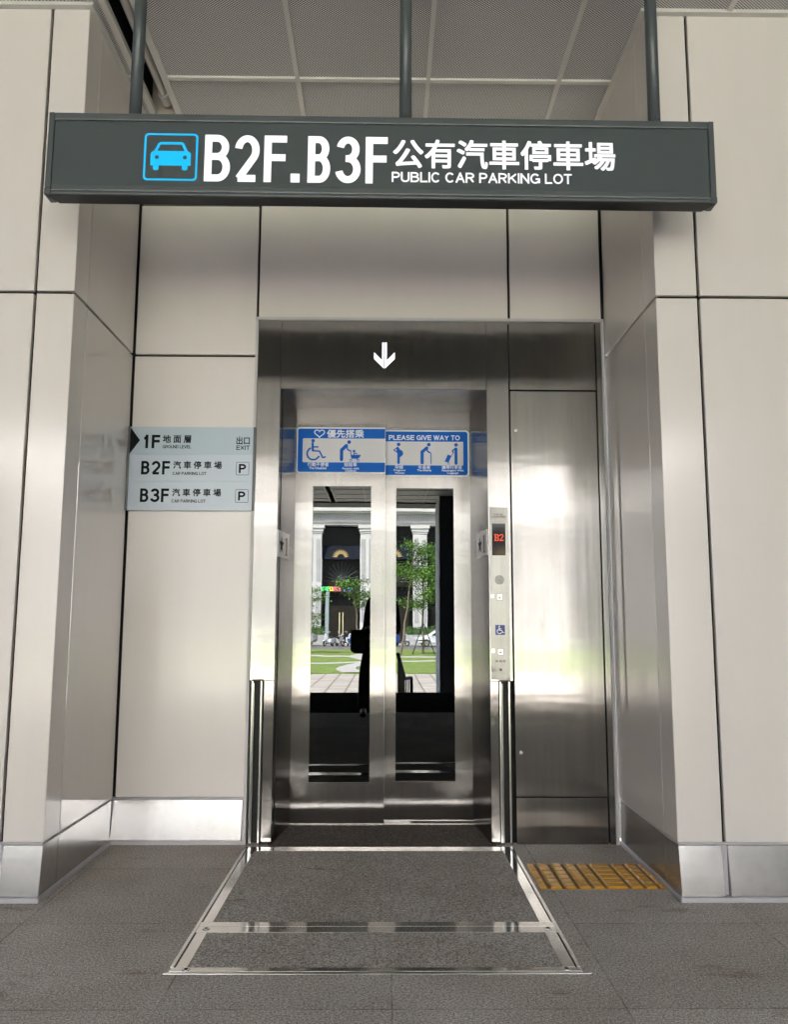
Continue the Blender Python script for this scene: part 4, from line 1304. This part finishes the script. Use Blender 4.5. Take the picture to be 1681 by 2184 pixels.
def car(loc, rz, paint, prof, glass_prof, w, label, cat, wheels, wr, name):
    t = thing(name, loc, label, cat, None, rz)
    b = MB(); b.prism(prof, 'y', -w / 2, w / 2, MT[paint]); b.build('body', t, .07, seg=3)
    b = MB(); b.prism(glass_prof[0], 'y', -w / 2 - .006, w / 2 + .006, 'window_black'); b.build('side_window', t)
    for g_ in glass_prof[1:]:
        b = MB(); b.prism(g_, 'y', -w / 2 - .006, w / 2 + .006, 'window_black'); b.build('side_window', t)
    for cx in wheels:
        for s in (-1, 1):
            b = MB(); wheel(b, cx, s * (w / 2 - .09), wr, .2); b.build('wheel', t)
    fx_, bx_ = max(p[0] for p in prof), min(p[0] for p in prof)
    for s in (-1, 1):
        b = MB(); b.ball((fx_ - .04, s * (w / 2 - .25), .72), .12, 'lamp_glass', (.5, 1.3, .7)); b.build('headlight', t)
        b = MB(); b.ball((bx_ + .03, s * (w / 2 - .2), .85), .11, 'tail_red', (.4, 1, 1.2)); b.build('tail_light', t)
        b = MB(); b.ball((fx_ - 1.35, s * (w / 2 + .1), 1.0), .09, MT[paint], (.6, 1, .8)); b.build('wing_mirror', t)
    return t
van_p = [(-2.2, .35), (2.1, .35), (2.25, .6), (2.2, .95), (1.75, 1.15), (1.25, 1.85), (-2.1, 1.9), (-2.25, 1.0)]
car((-8.3, -65.6, -1.085), R(8), 'paint_silver', van_p, [[(.45, 1.1), (1.5, 1.1), (1.12, 1.72), (.45, 1.74)], [(-.75, 1.1), (.3, 1.1), (.3, 1.74), (-.75, 1.76)], [(-1.95, 1.1), (-.9, 1.1), (-.9, 1.76), (-1.9, 1.76)]], 1.7, 'silver van parked on the road at the left', 'van', (-1.4, 1.45), .31, 'parked_van')
car_p = [(-2.1, .32), (2.15, .30), (2.25, .55), (2.15, .78), (1.2, .92), (.45, 1.42), (-1.05, 1.45), (-1.75, 1.02), (-2.2, .98), (-2.22, .5)]
cg = [[(-.25, .96), (1.0, .94), (.40, 1.34), (-.25, 1.36)], [(-1.45, 1.0), (-.35, .96), (-.35, 1.36), (-1.0, 1.37)]]
car((4.9, -64.9, -1.085), R(176), 'paint_white', car_p, cg, 1.76, 'white car parked behind the staked tree', 'car', (-1.35, 1.4), .31, 'parked_car')
car((-1.0, -65.0, -1.085), R(172), 'paint_blue', car_p, cg, 1.76, 'dark blue car parked between the scooters', 'car', (-1.35, 1.4), .31, 'parked_car')

# ------------------------------------------------------------------ the person taking the picture
MT['skin'] = pmat('skin', (.50, .33, .25), .5)
MT['coat'] = pmat('dark_jacket', (.012, .012, .014), .75)
MT['trousers'] = pmat('dark_trousers', (.011, .011, .013), .8)
MT['hair'] = pmat('black_hair', (.010, .009, .008), .5)
MT['shoe'] = pmat('dark_shoe', (.02, .02, .02), .5)
MT['phone'] = pmat('phone_black', (.01, .01, .012), .2)
def skin(name, verts, edges, radii, mat, parent, root=0, levels=2):
    me = bpy.data.meshes.new(name)
    me.from_pydata(verts, edges, [])
    o = bpy.data.objects.new(name, me); COL.objects.link(o)
    sk = o.modifiers.new('skin', 'SKIN'); sk.use_smooth_shade = True
    for i, r_ in enumerate(radii):
        rr = r_ if isinstance(r_, tuple) else (r_, r_)
        me.skin_vertices[0].data[i].radius = rr
    me.skin_vertices[0].data[root].use_root = True
    sb = o.modifiers.new('sub', 'SUBSURF'); sb.levels = levels; sb.render_levels = levels
    bpy.context.view_layer.update()
    dg = bpy.context.evaluated_depsgraph_get()
    m2 = bpy.data.meshes.new_from_object(o.evaluated_get(dg))
    bpy.data.objects.remove(o); bpy.data.meshes.remove(me)
    m2.name = name
    m2.materials.clear(); m2.materials.append(MT[mat])
    return m2
def chain(items):
    """items: list of (point, radius, parent index)"""
    return [i[0] for i in items], [(i[2], k) for k, i in enumerate(items) if i[2] is not None], [i[1] for i in items]
pe = thing('person', (-.035, -4.40, 0), 'person in dark clothes standing and holding a phone out at chest height', 'person')
sk_items = [((0, 0, .86), (.125, .095), None), ((0, .0, 1.02), (.115, .085), 0), ((0, .0, 1.20), (.135, .09), 1), ((0, -.01, 1.32), (.075, .065), 2), ((0, .01, 1.38), .052, 3),
    ((0, .02, 1.43), (.062, .07), 4), ((0, .025, 1.50), (.074, .092), 5), ((0, .015, 1.56), (.06, .075), 6),
    ((-.135, 0, 1.275), .05, 3), ((-.17, .05, .94), .042, 8), ((-.12, .36, .985), .029, 9), ((-.065, .425, 1.0), (.034, .018), 10),
    ((.135, 0, 1.275), .05, 3), ((.16, .06, .95), .042, 12), ((.12, .36, .985), .029, 13), ((.065, .425, 1.0), (.034, .018), 14),
    ((-.10, .0, .80), .085, 0), ((-.17, .02, .47), .056, 16), ((-.20, -.02, .10), .036, 17), ((-.205, .13, .035), (.038, .026), 18),
    ((.06, .0, .80), .085, 0), ((.07, .02, .47), .056, 20), ((.08, -.02, .10), .036, 21), ((.085, .13, .035), (.038, .026), 22)]
body = skin('body', *chain(sk_items), 'skin', pe)
bm = bmesh.new(); bm.from_mesh(body)
# fingers and thumbs, curled round the phone's edges
for s in (-1, 1):
    for k in range(4):
        z = .965 + k * .021
        root = (s * .066, .425, z)
        ln = (.030, .036, .034, .026)[k]
        v, e, r_ = chain([(root, .0095, None), ((s * .050, .447, z + .002), .0085, 0), ((s * (.050 - ln * .6), .462, z + .002), .0078, 1), ((s * (.050 - ln * 1.1), .4655, z + .001), .0066, 2)])
        f_ = skin('finger', v, e, r_, 'skin', pe, 0, 1); bm.from_mesh(f_); bpy.data.meshes.remove(f_)
    v, e, r_ = chain([((s * .078, .405, 1.0), .0115, None), ((s * .058, .412, 1.03), .0100, 0), ((s * .036, .428, 1.045), .0088, 1), ((s * .020, .432, 1.048), .0072, 2)])
    f_ = skin('thumb', v, e, r_, 'skin', pe, 0, 1); bm.from_mesh(f_); bpy.data.meshes.remove(f_)
    # ear, eye
    bmesh.ops.create_uvsphere(bm, u_segments=10, v_segments=8, radius=1, matrix=Matrix.Translation((s * .078, .015, 1.475)) @ Matrix.Diagonal((.012, .022, .034, 1)))
# nose and lips
bmesh.ops.create_uvsphere(bm, u_segments=10, v_segments=8, radius=1, matrix=Matrix.Translation((0, .118, 1.468)) @ Matrix.Diagonal((.014, .02, .026, 1)))
bmesh.ops.create_uvsphere(bm, u_segments=10, v_segments=6, radius=1, matrix=Matrix.Translation((0, .100, 1.428)) @ Matrix.Diagonal((.024, .008, .008, 1)))
for f_ in bm.faces:
    f_.smooth = True
bm.to_mesh(body); bm.free()
bo = bpy.data.objects.new('body', body); COL.objects.link(bo); bo.parent = pe
for s in (-1, 1):
    b = MB(); b.ball((s * .030, .104, 1.492), .012, 'black', (1, .5, .8)); o = b.build('eye', pe, smooth=True)
def cloth(name, items, mat):
    m_ = skin(name, *chain(items), mat, pe)
    o = bpy.data.objects.new(name, m_); COL.objects.link(o); o.parent = pe
cloth('jacket', [((0, 0, .56), (.175, .13), None), ((0, 0, 1.0), (.140, .11), 0), ((0, 0, 1.21), (.150, .11), 1), ((0, -.01, 1.325), (.085, .075), 2),
    ((-.135, 0, 1.275), .060, 3), ((-.165, .06, .95), .060, 4), ((-.16, .12, .95), .056, 5), ((-.125, .32, .98), .044, 6),
    ((.135, 0, 1.275), .060, 3), ((.165, .06, .95), .060, 8), ((.125, .32, .98), .044, 9)], 'coat')
cloth('trousers', [((0, 0, .86), (.135, .11), None), ((-.11, .0, .78), .105, 0), ((-.185, .02, .47), .082, 1), ((-.205, -.01, .06), .068, 2),
    ((.06, .0, .78), .100, 0), ((.07, .02, .47), .078, 4), ((.085, -.01, .06), .066, 5)], 'trousers')
for xx in (-.205, .085):
    cloth('shoe', [((xx, -.05, .05), (.045, .05), None), ((xx, .06, .042), (.046, .040), 0), ((xx, .17, .030), (.036, .026), 1)], 'shoe')
cloth('hair', [((0, -.03, 1.535), (.088, .085), None), ((0, -.055, 1.46), (.075, .06), 0), ((0, .045, 1.575), (.07, .045), 0)], 'hair')
bg_ = thing('shoulder_bag', (-.285, -4.40, .70), 'black shoulder bag hanging at the hip of the person taking the picture', 'bag')
b = MB(); b.prism([(-.09, 0), (.09, 0), (.105, .05), (.10, .235), (.06, .255), (-.06, .255), (-.10, .235), (-.105, .05)], 'y', -.11, .11, 'coat'); b.build('pouch', bg_, .085, seg=5)
b = MB(); b.prism([(-.095, .15), (.095, .15), (.10, .262), (-.10, .262)], 'y', .112, .120, 'coat'); b.build('flap', bg_, .003)
b = MB(); b.path([(.02, .09, .25), (.12, .115, .40), (.24, .115, .58), (.31, .06, .625), (.33, -.05, .63)], [.012] * 5, 'coat', 6); b.path([(.33, -.05, .63), (.28, -.13, .50), (.12, -.14, .36), (.02, -.09, .25)], [.012] * 4, 'coat', 6); b.build('strap', bg_)
ph = thing('phone', (.012, -3.951, 1.002), 'black phone held upright in both hands', 'phone')
b = MB(); b.box(-.037, .037, -.0045, .0045, -.075, .075, 'phone'); b.build('case', ph, .004)
b = MB(); b.box(-.032, -.006, .0046, .006, .040, .068, 'screen'); b.build('camera_bump', ph, .002)
for o_ in (ph,):
    o_.rotation_euler = (R(-7.2) * -1, 0, 0)
